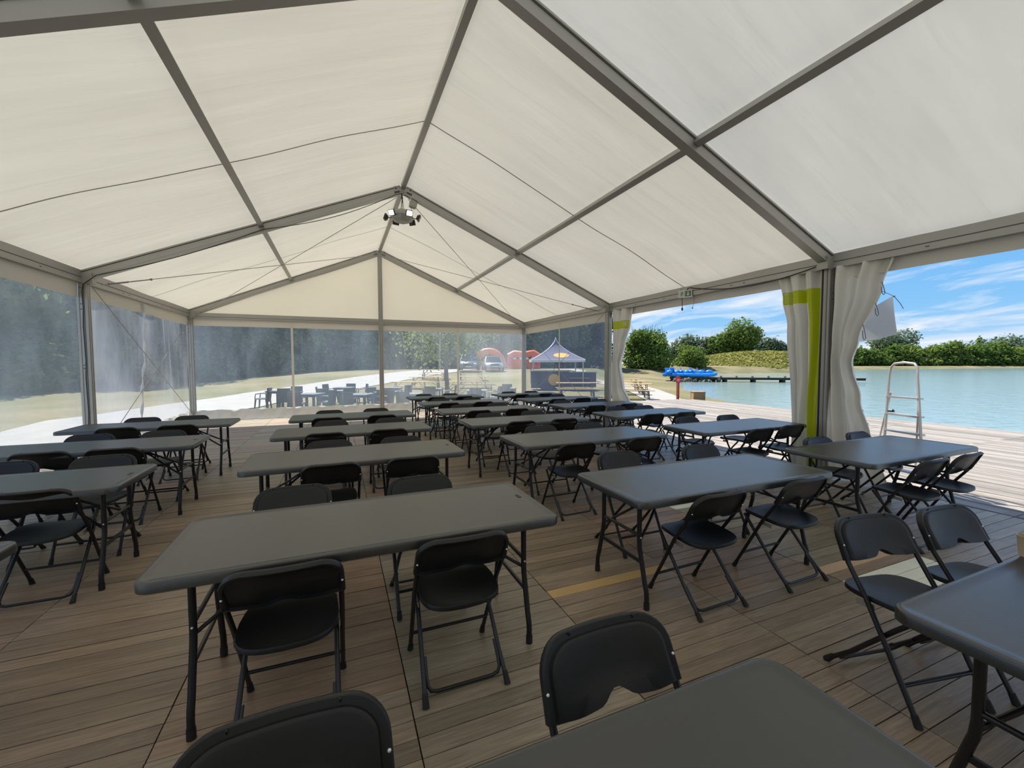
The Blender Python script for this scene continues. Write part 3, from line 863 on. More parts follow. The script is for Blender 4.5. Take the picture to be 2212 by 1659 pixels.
CH = [('A',4,0,0,-3.96,7.69),('A',4,0,1,-3.361,7.69),('A',4,1,0,-3.877,6.97),('A',4,1,1,-3.248,6.97),('A',3,0,0,-3.879,6.038),('A',3,0,1,-3.198,6.038),('A',3,1,0,-3.803,5.342),('A',3,1,1,-3.264,5.313),('A',2,0,0,-3.803,4.545),('A',2,0,1,-3.157,4.545),('A',2,1,1,-3.099,3.785),('B',0,0,0,-1.384,0.862),('B',0,0,1,-0.525,0.862),('B',1,0,0,-1.536,2.855),('B',1,0,1,-0.738,2.783),('B',1,1,0,-1.476,2.045),('B',1,1,1,-0.72,2.045),('B',2,0,0,-1.357,4.536),('B',2,0,1,-0.633,4.494),('B',2,1,0,-1.326,3.825),('B',2,1,1,-0.663,3.82),('B',3,0,0,-1.356,6.22),('B',3,0,1,-0.56,6.169),('B',3,1,0,-1.409,5.486),('B',3,1,1,-0.688,5.492),('B',4,0,0,-1.405,7.633),('B',4,0,1,-0.647,7.664),('B',4,1,0,-1.409,6.987),('B',4,1,1,-0.628,7.0),('C',0,0,0,1.25,1.095),('C',0,0,1,1.80,1.01),('C',1,0,0,1.05,2.908),('C',1,0,1,1.972,2.861),('C',1,1,0,0.934,2.048),('C',1,1,1,1.754,2.051),('C',2,0,0,1.118,4.615),('C',2,0,1,1.818,4.566),('C',2,1,0,0.967,3.802),('C',2,1,1,1.843,3.814),('C',3,0,0,0.964,6.16),('C',3,0,1,1.764,6.19),('C',3,1,0,1.091,5.492),('C',3,1,1,1.782,5.492),('C',4,0,0,0.929,7.659),('C',4,0,1,1.677,7.676),('C',4,1,0,0.969,7.0),('C',4,1,1,1.692,7.0),('C',5,0,0,0.878,9.233),('C',5,0,1,1.627,9.239),('C',5,1,0,0.829,8.528),('C',5,1,1,1.573,8.528),('C',6,0,0,0.8,10.785),('C',6,0,1,1.496,10.762),('C',6,1,0,0.923,10.094),('C',6,1,1,1.601,10.094),('D',1,0,0,3.461,2.682),('D',1,0,1,4.25,2.717),('D',1,1,0,3.327,2.018),('D',1,1,1,3.906,2.017),('D',2,0,0,3.486,4.515),('D',2,0,1,4.243,4.461),('D',2,1,0,3.538,3.719),('D',2,1,1,4.181,3.764),('D',3,0,0,3.404,6.116),('D',3,0,1,4.05,6.136),('D',3,1,0,3.348,5.418),('D',3,1,1,4.018,5.413),('D',4,0,0,3.198,7.72),('D',4,0,1,4.087,7.662),('D',4,1,0,3.29,6.931),('D',4,1,1,4.081,6.963),('D',5,0,0,3.216,9.24),('D',5,0,1,3.903,9.237),('D',5,1,0,3.327,8.496),('D',5,1,1,3.983,8.501),('D',6,0,0,3.173,10.775),('D',6,0,1,3.882,10.773),('D',6,1,0,3.148,10.094),('D',6,1,1,3.829,10.094)]
ROTC = {('C', 0, 0, 0): -11, ('C', 0, 0, 1): -6}
proto_c = make_chair()
for i, (c, r_, side, k, x, y) in enumerate(CH):
    o = proto_c if i == 0 else copy_tree(proto_c)
    o.location = (x, y, 0)
    o.rotation_euler = (0, 0, (math.pi if side == 0 else 0)+R(ROTC.get((c, r_, side, k), rnd.uniform(-2, 2))))
    tag(o, 'black folding chair, %s %s seat, %s table from camera, %s column' % ('far' if side == 0 else 'near', 'left' if k == 0 else 'right', ORD[r_-BASE[c]], CNAME[c]), 'chair', 'black folding chairs in the tent')

# ------------------------------------------------------------------ curtains
def interp(tab, z):
    tab = sorted(tab)
    if z <= tab[0][0]: return tab[0][1]
    for (a, va), (b_, vb) in zip(tab, tab[1:]):
        if z <= b_:
            f = (z-a)/(b_-a); f = f*f*(3-2*f); return va+(vb-va)*f
    return tab[-1][1]
def curtain(name, x0, yp, edge, folds, amp, ph, matfn, label, ztop=2.84, bulge=None):
    def fn(u, v):
        z = .02+(ztop-.02)*v
        ye = interp(edge, z)
        w = abs(ye-yp)
        a_ = amp*(.55+.45*math.sin(math.pi*u)**.5)*min(1.3, .8/max(.3, w))
        s_ = math.sin(2*math.pi*folds*u+ph+.5*math.sin(2.2*z+3*u))+.35*math.sin(2*math.pi*folds*2.3*u+1.3*z+ph)
        y = yp+(ye-yp)*u
        x = x0+a_*s_+.02*math.sin(3.1*z+5*u+ph)
        if bulge: x += bulge(u, z)
        return (x, y, z)
    mb = MB(); mb.grid(fn, 90, 60, matfn)
    o = mb.build(name, [M['curtain'], M['lime'], M['limelight']], None, smooth=80)
    tag(o, label, 'curtain', 'tied back tent curtains')
    return o, fn
Z = lambda v: .02+2.82*v
def lime_near(u, v):
    z = Z(v)
    if .04 < u < .31 and z < 2.62: return 1
    if 2.41 < z < 2.62 and u > .1: return 1
    return 0
c1_, fn1 = curtain('curtain', XW-.035, 3.74, [(0, 4.10), (.3, 4.09), (1.2, 4.12), (2.1, 4.18), (2.5, 4.27), (2.9, 4.36)], 2.6, .045, .6, lime_near,
        'white tent curtain with lime stripes hanging left of the nearest right post')
mb = MB()
def on_curtain(fn, u, z, off=.006):
    v = (z-.02)/2.82
    a = Vector(fn(u, v)); return a+Vector((-off, 0, 0))
def letter(fn, rects, mat, parent):
    mb = MB()
    for u0, u1, z0, z1 in rects:
        mb.grid(lambda a, b_: tuple(on_curtain(fn, u0+(u1-u0)*a, z0+(z1-z0)*b_)), 6, 3)
    return mb.build('lettering', M[mat], parent, smooth=80)
letter(fn1, [(.92, .945, 2.44, 2.59), (.87, .97, 2.565, 2.59), (.82, .84, 2.44, 2.59), (.78, .82, 2.565, 2.59), (.79, .82, 2.505, 2.525), (.78, .82, 2.44, 2.46)], 'limelight', c1_)
c2_, fn2 = curtain('curtain', XW-.02, 3.63, [(0, 2.92), (.61, 3.12), (1.1, 3.24), (1.46, 3.34), (1.55, 3.35), (1.85, 3.27), (2.5, 3.04), (2.88, 2.93)], 2.2, .055, 2.1, lambda u, v: 0,
        'plain cream white tent curtain gathered right of the nearest right post', bulge=lambda u, z: .05*math.exp(-((z-1.35)/.25)**2)*u)
mb = MB()
for z in (.95, .78, .6):  # grommets as solid white discs, light through their holes put into the colour
    p_ = on_curtain(fn2, .955, z, .004); mb.disc(p_, (-1, -.3, 0), .011, 12, .004)
mb.build('lit_grommet', M['white'], c2_)
for z, ln in ((2.55, .16), (2.30, .16), (2.05, .2)):
    p_ = on_curtain(fn2, .985, z, .01)
    mb = MB(); mb.tube([p_, p_+Vector((-.012, -.03, -ln*.5)), p_+Vector((-.015, -.045, -ln*.9)), p_+Vector((-.015, -.03, -ln)), p_+Vector((-.012, -.012, -ln*.85)), p_+Vector((-.01, -.004, -ln*.4))], .005, 6)
    mb.build('tie_loop', M['cord'], c2_, smooth=60)
def lime_far(u, v):
    z = Z(v)
    if u < .14 and 1.2 < z < 2.58: return 1
    if 2.38 < z < 2.58 and u < .86: return 1
    return 0
c3_, fn3 = curtain('curtain', XW-.03, 8.53, [(0, 7.62), (.65, 7.84), (1.0, 8.08), (1.5, 8.17), (2.0, 8.0), (2.45, 7.83), (2.87, 7.76)], 2.4, .05, 1.2, lime_far,
        'white tent curtain with short lime band tied at the far right post')
letter(fn3, [(.50, .53, 2.41, 2.55), (.53, .60, 2.525, 2.55), (.53, .59, 2.47, 2.49), (.53, .60, 2.41, 2.435), (.69, .71, 2.43, 2.53), (.73, .75, 2.43, 2.53), (.75, .80, 2.515, 2.53), (.75, .80, 2.475, 2.487), (.75, .80, 2.43, 2.445)], 'curtain', c3_)

# white sheet corner tied out beside the plain curtain
mb = MB()
A_ = Vector((5.62, 3.72, 2.20)); B_ = Vector((5.70, 3.29, 2.46)); C_ = Vector((5.70, 3.24, 1.95)); D_ = Vector((5.62, 3.72, 1.86))
def flag(off):
    def fn(u, v):
        p_ = (A_*(1-u)+B_*u)*v+(D_*(1-u)+C_*u)*(1-v)
        return tuple(p_+Vector((.03*math.sin(3*u+2*v)+off, 0, -.02*math.sin(math.pi*u)*(1-v))))
    return fn
mb.grid(flag(0), 12, 8); mb.grid(flag(.004), 12, 8)
fl_ = mb.build('tarpaulin', M['sheet'], smooth=80)
tag(fl_, 'white tarpaulin corner roped out beside the plain curtain', 'tarpaulin')
mb = MB(); mb.tube([(5.02, 3.42, 2.72), (5.4, 3.36, 2.56), B_], .004, 6); mb.tube([B_, B_+Vector((.02, -.06, -.10)), B_+Vector((.02, -.10, -.18))], .004, 6)
mb.ball(B_, .014, 8, 6); mb.build('rope', M['cord'], fl_, smooth=60)

# ------------------------------------------------------------------ ladder
def make_ladder():
    root = empty('step_ladder', (5.5, 3.05, 0))
    o_ = Vector((5.5, 3.05, 0))
    fl0, fr0 = Vector((5.18, 3.10, 0)), Vector((5.02, 2.60, 0))
    rl0, rr0 = Vector((6.02, 3.62, 0)), Vector((5.86, 3.05, 0))
    tl, tr_ = Vector((5.46, 3.19, 1.45)), Vector((5.37, 2.86, 1.45))
    def loc(p_): return p_-o_
    ax = (tl-tr_).normalized()
    hoop = [fl0, tl-Vector((0, 0, .06)), tl+Vector((.012, 0, .05))-ax*.01, tl+Vector((.02, 0, .10))-ax*.05, (tl+tr_)/2+Vector((.02, 0, .115)), tr_+Vector((.02, 0, .10))+ax*.05, tr_+Vector((.012, 0, .05))+ax*.01, tr_-Vector((0, 0, .06)), fr0]
    mb = MB(); mb.tube([loc(p_) for p_ in hoop], .016, 10); mb.build('front_frame', M['ladder'], root, smooth=60)
    for a_, b_ in ((rl0, tl+Vector((.05, 0, -.28))), (rr0, tr_+Vector((.05, 0, -.28)))):
        mb = MB(); mb.tube([loc(a_), loc(b_)], .012, 10); mb.build('rear_leg', M['ladder'], root, smooth=60)
    for z in (.23, .46, .69, .90, 1.12):
        f = z/1.45
        a_ = fl0*(1-f)+tl*f; b_ = fr0*(1-f)+tr_*f
        mb = MB(); mb.beam(loc(a_)+Vector((.03, 0, 0)), loc(b_)+Vector((.03, 0, 0)), .085, .022); mb.build('step', M['ladder'], root)
    mb = MB(); mb.beam(loc(rl0*.6+(tl+Vector((.05, 0, -.28)))*.4), loc(rr0*.6+(tr_+Vector((.05, 0, -.28)))*.4), .012, .02); mb.build('rear_bar', M['ladder'], root)
    f = .93/1.45; a_ = loc(fl0*(1-f)+tl*f)-ax*.06
    mb = MB(); mb.box(a_+Vector((0, 0, .005)), (.03, .06, .018)); mb.box(a_+Vector((0, -.02, .02)), (.02, .016, .02)); mb.build('latch', M['cable'], root)
    tag(root, 'aluminium step ladder with rounded top on the sunny deck', 'ladder')
make_ladder()

# ------------------------------------------------------------------ hanging lamp cluster
def make_lamp():
    y = FR[3]
    root = empty('hanging_floodlight', (-.02, y-.02, 4.47))
    hexa = lambda r, z: [(r*math.cos(R(60*i+15)), r*math.sin(R(60*i+15)), z) for i in range(6)]
    mb = MB(); mb.rings([hexa(.10, .13), hexa(.21, .07), hexa(.24, .0), hexa(.20, -.07), hexa(.12, -.11)]); mb.build('housing', M['lamp_grey'], root, smooth=20)
    mb = MB(); mb.tube([(0, 0, .12), (.005, 0, .34)], .006, 6); mb.tube([(.04, .02, .11), (.01, 0, .34)], .005, 6); mb.tube([(-.03, .02, .11), (.0, 0, .34)], .005, 6)
    mb.ball((0, 0, .36), .022, 8, 6); mb.tube([(0, 0, .36), (0, 0, .46)], .014, 8); mb.build('suspension', M['lamp_dark'], root, smooth=60)
    mb = MB(); mb.rings([rrect(.13, .10, .02, .22), rrect(.14, .11, .02, .26), rrect(.14, .11, .02, .33), rrect(.10, .08, .02, .37)])
    mb.build('ballast_box', M['lamp_grey'], root, loc=(.16, .02, 0), rot=(0, R(12), R(10)))
    mb = MB(); mb.tube([(.02, 0, .42), (.10, .01, .42), (.15, .02, .36)], .006, 6); mb.tube([(.17, .02, .23), (.19, .02, .15), (.16, 0, .08)], .005, 6); mb.build('lead', M['cable'], root, smooth=60)
    for i in range(6):
        an = R(60*i-15)
        rad = Vector((math.cos(an), math.sin(an), 0))
        c = rad*.325+Vector((0, 0, -.02))
        fl_ = empty('floodlight', c, 0, root)
        tilt = R(25 if i in (0, 5, 4) else -20)
        bx = MB(); bx.box((0, 0, 0), (.035, .13, .11)); bx.box((-.03, 0, 0), (.03, .09, .08))
        rot = (0, tilt, an)
        b_ = link_mesh('body', bx.mesh('body', M['lamp_dark']), fl_, (0, 0, 0), rot)
        on = math.sin(an) < .5
        lm = MB(); lm.box((.019, 0, 0), (.003, .105, .085))
        link_mesh('lens', lm.mesh('lens', M['lamp_on'] if i in (3, 4, 5) else M['glass_dark']), fl_, (0, 0, 0), rot)
        ar = MB(); ar.tube([-rad*.13+Vector((0, 0, .0)), Vector((0, 0, -.02))], .008, 6); ar.build('arm', M['lamp_dark'], fl_)
    tag(root, 'cluster of six small floodlights hanging from the ridge joint', 'lamp')
make_lamp()

# ------------------------------------------------------------------ cables, bracing wires
def wire(name, pts, r, mat, label, cat, group=None):
    mb = MB(); mb.tube(pts, r, 6); o = mb.build(name, M[mat], smooth=60)
    tag(o, label, cat, group); return o
def sag(a, b, s_, n=14):
    a = Vector(a); b = Vector(b)
    return [a.lerp(b, i/n)-Vector((0, 0, s_*4*(i/n)*(1-i/n))) for i in range(n+1)]
ym, yb = FR[3], FR[4]
for sgn, nm in ((-1, 'left'), (1, 'right')):
    wire('bracing_wire', [(sgn*4.72, ym+.10, 2.83), (0.04*sgn, yb-.10, 4.92)], .0065, 'steel', 'steel roof brace from the middle %s eave to the rear ridge' % nm, 'wire', 'steel bracing wires')
    wire('bracing_wire', [(sgn*.12, ym+.08, 4.86), (sgn*4.72, yb-.10, 2.86)], .0065, 'steel', 'steel roof brace from the lamp ridge to the rear %s eave' % nm, 'wire', 'steel bracing wires')
    wire('bracing_wire', [(sgn*4.83, ym+.10, 2.78), (sgn*4.83, yb-.12, .12)], .006, 'steel', 'steel brace falling to the rear across the %s film wall' % nm, 'wire', 'steel bracing wires')
    wire('bracing_wire', [(sgn*4.85, ym+.12, .12), (sgn*4.85, yb-.10, 2.78)], .006, 'steel', 'steel brace rising to the rear across the %s film wall' % nm, 'wire', 'steel bracing wires')
    a_ = Vector((sgn*4.72, ym+.10, 2.83)); d_ = (Vector((0, yb-.1, 4.92))-a_).normalized()
    mb = MB(); mb.tube([a_+d_*.12, a_+d_*.38], .014, 8); mb.ball(a_+d_*.10, .02, 8, 6); mb.ball(a_+d_*.72, .022, 8, 6); mb.tube([a_+d_*.4, a_+d_*.70], .009, 6)
    tag(mb.build('turnbuckle', M['steel'], smooth=60), 'steel turnbuckle on the roof brace at the middle %s eave' % nm, 'turnbuckle')
y_ = FR[3]-.075
pts = [(-.02, y_, 4.90)]
for i in range(1, 40):
    t_ = i/40; x = -.02-(4.80)*t_
    z = roof_z(x)-.15-(.07*abs(math.sin(math.pi*t_*2.0)) if t_ > .02 else 0)-.05*math.sin(math.pi*min(1, t_*2))
    pts.append((x, y_-.01, z))
pts += [(-4.86, y_-.02, 2.80)]+[(-4.89+.006*math.sin(k*2.1), y_+.005, 2.7-.27*k) for k in range(0, 10)]+[(-4.88, y_, .03)]
wire('power_cable', pts, .0062, 'cable', 'black cable along the middle left rafter and down the left post', 'cable')
pe = Vector((4.86, 6.02, 2.97))
wire('power_cable', sag((4.84, 3.78, 2.88), pe, .13)+[pe+Vector((-.01, .05, .0)), pe+Vector((-.01, .09, -.06)), pe+Vector((-.01, .06, -.13)), pe+Vector((0, .0, -.16))], .009, 'cable', 'black cable sagging from the near right post to the exit sign', 'cable')
wire('power_cable', [(4.84, 3.74, 2.90)]+[(4.79+.004*math.sin(k), 3.655, 2.8-.28*k) for k in range(10)]+[(4.79, 3.655, .02)], .011, 'cable', 'black cable running straight down the near right post', 'cable')

# exit sign
ex = empty('exit_sign', (4.83, 6.11, 2.80), R(-62))
mb = MB(); mb.rings([rrect(.25, .05, .012, z) for z in (0, .004, .128, .132)]); mb.build('casing', M['white'], ex)
mb = MB(); mb.box((-.055, -.0262, .066), (.10, .002, .10)); mb.build('pale_panel', M['exit_pale'], ex)
mb = MB(); mb.box((.055, -.0262, .066), (.11, .002, .105)); mb.build('green_panel', M['exit_green'], ex)
mb = MB(); mb.box((.055, -.028, .082), (.016, .001, .05)); mb.poly([(.025, -.0285, .060), (.085, -.0285, .060), (.055, -.0285, .024)]); mb.build('arrow', M['white'], ex)
mb = MB(); mb.ball((-.05, -.0275, .098), .010, 8, 6, (1, .2, 1)); mb.beam((-.055, -.0277, .088), (-.065, -.0277, .055), .016, .001, (0, 1, 0)); mb.beam((-.063, -.0277, .056), (-.040, -.0277, .040), .010, .001, (0, 1, 0)); mb.beam((-.066, -.0277, .056), (-.080, -.0277, .028), .010, .001, (0, 1, 0)); mb.beam((-.055, -.0277, .085), (-.030, -.0277, .070), .007, .001, (0, 1, 0)); mb.beam((-.058, -.0277, .085), (-.082, -.0277, .075), .007, .001, (0, 1, 0)); mb.build('running_figure', M['exit_green'], ex)
mb = MB(); mb.tube([(-.06, 0, 0), (-.058, 0, -.10), (-.055, 0, -.19)], .006, 6); mb.box((-.055, 0, -.215), (.028, .02, .05)); mb.tube([(.11, 0, .10), (.16, -.01, .0), (.155, -.01, -.12), (.135, -.01, -.20)], .003, 6); mb.box((.133, -.01, -.21), (.014, .012, .03)); mb.tube([(-.09, 0, .13), (-.08, .01, .20)], .003, 6); mb.build('plug_lead', M['cable'], ex, smooth=60)
tag(ex, 'green and white emergency exit sign hanging under the right eave', 'exit sign')

# beige cup at the edge of the nearest right table
mb = MB(); cprof = [(.028, 0), (.036, .085), (.038, .088), (.035, .088), (.027, .006)]
mb.rings([[(r_*math.cos(2*math.pi*i/16), r_*math.sin(2*math.pi*i/16), z) for i in range(16)] for r_, z in cprof])
tag(mb.build('paper_cup', M['cup'], loc=(1.455, .772, TZ)), 'beige paper cup on the nearest table at the right', 'cup')

# ------------------------------------------------------------------ terrain, lake
def smooth(a, b, x):
    t_ = min(1, max(0, (x-a)/(b-a))); return t_*t_*(3-2*t_)
shore = [(12.9, -120), (12.9, 8.6), (13.6, 9.6)]
for u, v in ((1712, 884), (1592, 872), (1514, 855), (1472, 840), (1466, 824), (1472, 815)): q = at(u, v, WATER); shore.append((q.x, q.y))
shore = shore[:3]+shore[4:]
for u, dep in ((1490, 68), (1540, 76), (1620, 79), (1710, 80), (1800, 95), (1860, 118), (1920, 132), (2060, 140), (2212, 146), (2500, 160)): shore.append(pos(u, dep))
lake = shore+[(420, 60), (420, -120)]
LX = np.array([p_[0] for p_ in lake]); LY = np.array([p_[1] for p_ in lake])
def in_lake(x, y):
    c = False; n = len(lake); j = n-1
    for i in range(n):
        if (LY[i] > y) != (LY[j] > y) and x < (LX[j]-LX[i])*(y-LY[i])/(LY[j]-LY[i])+LX[i]: c = not c
        j = i
    return c
def lake_dist(x, y):
    best = 1e9
    for i in range(len(shore)-1):
        ax_, ay_ = shore[i]; bx_, by_ = shore[i+1]
        dx_, dy_ = bx_-ax_, by_-ay_
        t_ = max(0, min(1, ((x-ax_)*dx_+(y-ay_)*dy_)/(dx_*dx_+dy_*dy_)))
        best = min(best, math.hypot(x-ax_-t_*dx_, y-ay_-t_*dy_))
    return best
MX, MY = pos(1640, 96)
mdir = (math.cos(YAW+R(29)), -math.sin(YAW+R(29)))
def ground_z(x, y):
    dx_, dy_ = x-CAM.x, y
    d_ = math.hypot(dx_, dy_); an = math.degrees(math.atan2(dx_, max(.001, dy_))) if dy_ > 0 else 90
    f = smooth(30, 38, an)
    a_ = 25*(1-f)+52*f; b_ = 43*(1-f)+72*f
    z = GROUND+1.12*smooth(a_, b_, d_)*(1-.5*smooth(44, 60, an))*(.22+.78*smooth(-18, 4, an))
    # grassy mound across the water
    sx = (x-MX)*mdir[0]+(y-MY)*mdir[1]; sy = -(x-MX)*mdir[1]+(y-MY)*mdir[0]
    z += 3.5*math.exp(-(abs(sx-1)/17.5)**2.1-(abs(sy)/8.0)**2.0)
    ld = lake_dist(x, y) if 8 < x < 330 and y > -100 else 99
    if in_lake(x, y): z = GROUND+.0-.12-min(1.2, ld*.5)
    elif ld < 6: z = (GROUND-.16)+(z-(GROUND-.16))*smooth(0, 5, ld)
    if -5.4 < x < 13.1 and y < 14.4: z = min(z, -.3)
    return z
xs = sorted(set([float(v_) for v_ in np.arange(-120, -12, 6)]+[float(v_) for v_ in np.arange(-12, 30, .9)]+[float(v_) for v_ in np.arange(30, 110, 2.2)]+[float(v_) for v_ in np.arange(110, 430, 12)]))
ys = sorted(set([float(v_) for v_ in np.arange(-120, -6, 12)]+[float(v_) for v_ in np.arange(-6, 32, .9)]+[float(v_) for v_ in np.arange(32, 120, 2.4)]+[float(v_) for v_ in np.arange(120, 300, 10)]))
mb = MB()
nx, ny = len(xs), len(ys)
for y in ys:
    for x in xs: mb.v.append((x, y, ground_z(x, y)))
for j in range(ny-1):
    for i in range(nx-1): mb.face((j*nx+i, j*nx+i+1, (j+1)*nx+i+1, (j+1)*nx+i))
ground = tag(mb.build('ground', M['grass'], smooth=80), kind='structure')
mb = MB(); mb.poly([(12.5, -120, WATER), (425, -120, WATER), (425, 170, WATER), (12.5, 170, WATER)])
tag(mb.build('lake', M['water'], smooth=0), kind='structure')

def strip_path(name, left, right, mat, n=40, dz=.03):
    def curve(pts, t_):
        f = t_*(len(pts)-1); i = min(int(f), len(pts)-2); a_ = f-i
        return pts[i][0]*(1-a_)+pts[i+1][0]*a_, pts[i][1]*(1-a_)+pts[i+1][1]*a_
    mb = MB()
    def fn(u, v):
        lx, ly = curve(left, v); rx, ry_ = curve(right, v)
        x = lx*(1-u)+rx*u; y = ly*(1-u)+ry_*u
        return (x, y, ground_z(x, y)+dz)
    mb.grid(fn, 6, n)
    return tag(mb.build(name, mat, smooth=80), kind='structure')
def on_ground(u, v):
    d = (FWD+(u-1106.0)/F_PX*RIGHT-(v-829.5)/F_PX*UP).normalized(); t_ = 6.0
    while t_ < 140:
        q = CAM+d*t_
        if q.z < ground_z(q.x, q.y): break
        t_ += .35
    return (q.x, q.y)
pth = lambda lst: [on_ground(u, v) for u, v in lst]
strip_path('path', [(-30, -30), (-24, -8)]+pth([(-120, 985), (0, 938), (100, 912), (190, 900), (300, 884), (415, 868), (530, 850), (640, 834), (740, 820), (830, 808), (920, 800)])+[(16, 52)],
           [(-5.6, -30), (-5.6, -8), (-5.6, 4), (-5.6, 8), (-5.6, 10), (-5.6, 12), (-5.6, 14.3)]+pth([(480, 893), (560, 882), (640, 862), (740, 845), (830, 830), (920, 814)])+[(20, 48)], M['path'], n=90)
strip_path('path', [(11.4, 14.5), (14.2, 19), (17.2, 24), (20, 31), (20, 40), (12, 48)], [(13.2, 14.3), (16.6, 18.4), (19.6, 23.2), (23.2, 30), (23.0, 41), (14, 50)], M['path'])

# ------------------------------------------------------------------ trees and bushes
def foliage_mesh(name, seed, blobs, n, size, mat, shell=.55, flat=.6):
    rg = np.random.default_rng(seed)
    B = np.array(blobs, float); wgt = (B[:, 3]*B[:, 4]*B[:, 5])**.66; wgt /= wgt.sum()
    idx = rg.choice(len(B), n, p=wgt)
    d = rg.normal(size=(n, 3)); d /= np.linalg.norm(d, axis=1)[:, None]
    r = shell+(1-shell)*rg.random(n)**.5
    r *= 1+.10*rg.normal(size=n)
    c = B[idx, :3]+d*r[:, None]*B[idx, 3:6]
    nn = d*.8+rg.normal(size=(n, 3))*.6+np.array([0, 0, .5]); nn /= np.linalg.norm(nn, axis=1)[:, None]
    t1 = np.cross(nn, rg.normal(size=(n, 3))); t1 /= np.linalg.norm(t1, axis=1)[:, None]
    t2 = np.cross(nn, t1)
    s = size*(.6+.8*rg.random(n))[:, None]
    V = np.stack([c-t1*s*.5, c+t2*s*flat*.5, c+t1*s*.5, c-t2*s*flat*.5], 1).reshape(-1, 3)
    me = bpy.data.meshes.new(name)
    me.vertices.add(n*4); me.vertices.foreach_set('co', V.ravel())
    me.loops.add(n*4); me.loops.foreach_set('vertex_index', np.arange(n*4, dtype=np.int32))
    me.polygons.add(n); me.polygons.foreach_set('loop_start', np.arange(0, n*4, 4, dtype=np.int32))
    me.materials.append(mat)
    me.update(); me.validate()
    return me
def trunk_mesh(name, seed, h, r, spread, mat, nb=7):
    rg = random.Random(seed); mb = MB()
    pts = [(.1*math.sin(i*1.3+seed)*i/6, .1*math.cos(i*1.7+seed)*i/6, h*i/6) for i in range(7)]
    mb.tube(pts, [r*(1-.11*i) for i in range(7)], 8)
    for k in range(nb):
        f = .35+.6*k/nb; an = rg.uniform(0, 6.28); L_ = spread*rg.uniform(.6, 1)
        p0 = Vector(pts[int(f*6)])
        mb.tube([p0, p0+Vector((math.cos(an)*L_*.5, math.sin(an)*L_*.5, L_*.5)), p0+Vector((math.cos(an)*L_, math.sin(an)*L_, L_*.8))], [r*.45, r*.28, r*.1], 6)
    return mb.mesh(name, mat, 60)
def crown(seed, w, z0, z1, n=9):
    rg = random.Random(seed); bl = []
    for i in range(n):
        an = rg.uniform(0, 6.28); rr = w*rg.uniform(.15, .62); z = rg.uniform(z0+.2*(z1-z0), z1-.18*(z1-z0))
        s_ = w*rg.uniform(.42, .62)*(1-.35*max(0, (z-(z0+z1)/2)/(z1-z0)))
        bl.append((math.cos(an)*rr, math.sin(an)*rr, z, s_, s_, s_*.8))
    bl.append((0, 0, (z0+z1)/2, w*.6, w*.6, (z1-z0)*.46))
    return bl
protos = []
for k in range(4):
    protos.append((foliage_mesh('foliage', 20+k, crown(30+k, 4.2, .2, 12.5, 22)[:-1], 6000, .55, M['leaf_dark'], shell=.7), trunk_mesh('trunk', 50+k, 8.5, .24, 2.6, M['bark'])))
def tree(name, x, y, fol, trk, s=1.0, label='', cat='tree', group=None, rz=0, z=None, sz=None):
    e_ = empty(name, (x, y, (ground_z(x, y) if z is None else z)-.1), rz)
    e_.scale = (s, s, sz or s)
    link_mesh('foliage', fol, e_)
    if trk: link_mesh('trunk', trk, e_)
    tag(e_, label, cat, group); return e_
line = [(-35, 39), (-29, 40), (-24, 42), (-19.5, 45), (-15, 48), (-11, 51), (-7, 53), (-3, 55), (1, 57), (5, 59), (9, 60), (13, 60), (17, 61), (21, 62), (25, 63), (29, 64), (33.2, 67)]
ti = 0
def ordn(n):
    return '%d%s' % (n, {1: 'st', 2: 'nd', 3: 'rd'}.get(n if n < 20 else n % 10, 'th'))
for layer in range(2):
    for k, (an, d_) in enumerate(line if layer == 0 else line[:-1]):
        a_ = R(an+(2 if layer else 0)+rnd.uniform(-.6, .6)); dd = d_+(7.5 if layer else 0)+rnd.uniform(-1.5, 1.5)
        x = CAM.x+dd*math.sin(a_); y = dd*math.cos(a_)
        fo, tr_ = protos[(k*3+layer) % 4]
        tree('woodland_tree', x, y, fo, tr_, (1.0 if layer == 0 else 1.25)*rnd.uniform(.9, 1.12), 'tall dark green tree in the %s woodland row, %s from the left' % ('front' if layer == 0 else 'rear', ordn(k+1)), 'tree', 'dark woodland trees behind the tent', rnd.uniform(0, 6.28))
# undergrowth at the wood's edge
ug = [foliage_mesh('foliage', 80+k, crown(90+k, 2.2, 0, 2.4, 8), 1500, .40, M['leaf_dark']) for k in range(2)]
for k, (an, d_) in enumerate(line):
    for q in range(2):
        a_ = R(an+q*2.1-1); dd = d_-3.2+rnd.uniform(-.6, .6)
        x = CAM.x+dd*math.sin(a_); y = dd*math.cos(a_)
        tree('undergrowth_bush', x, y, ug[(k+q) % 2], None, rnd.uniform(.9, 1.3), 'low dark bush at the woodland edge, %s from the left' % ordn(2*k+q+1), 'bush', 'bushes at the woodland edge', rnd.uniform(0, 6.28))
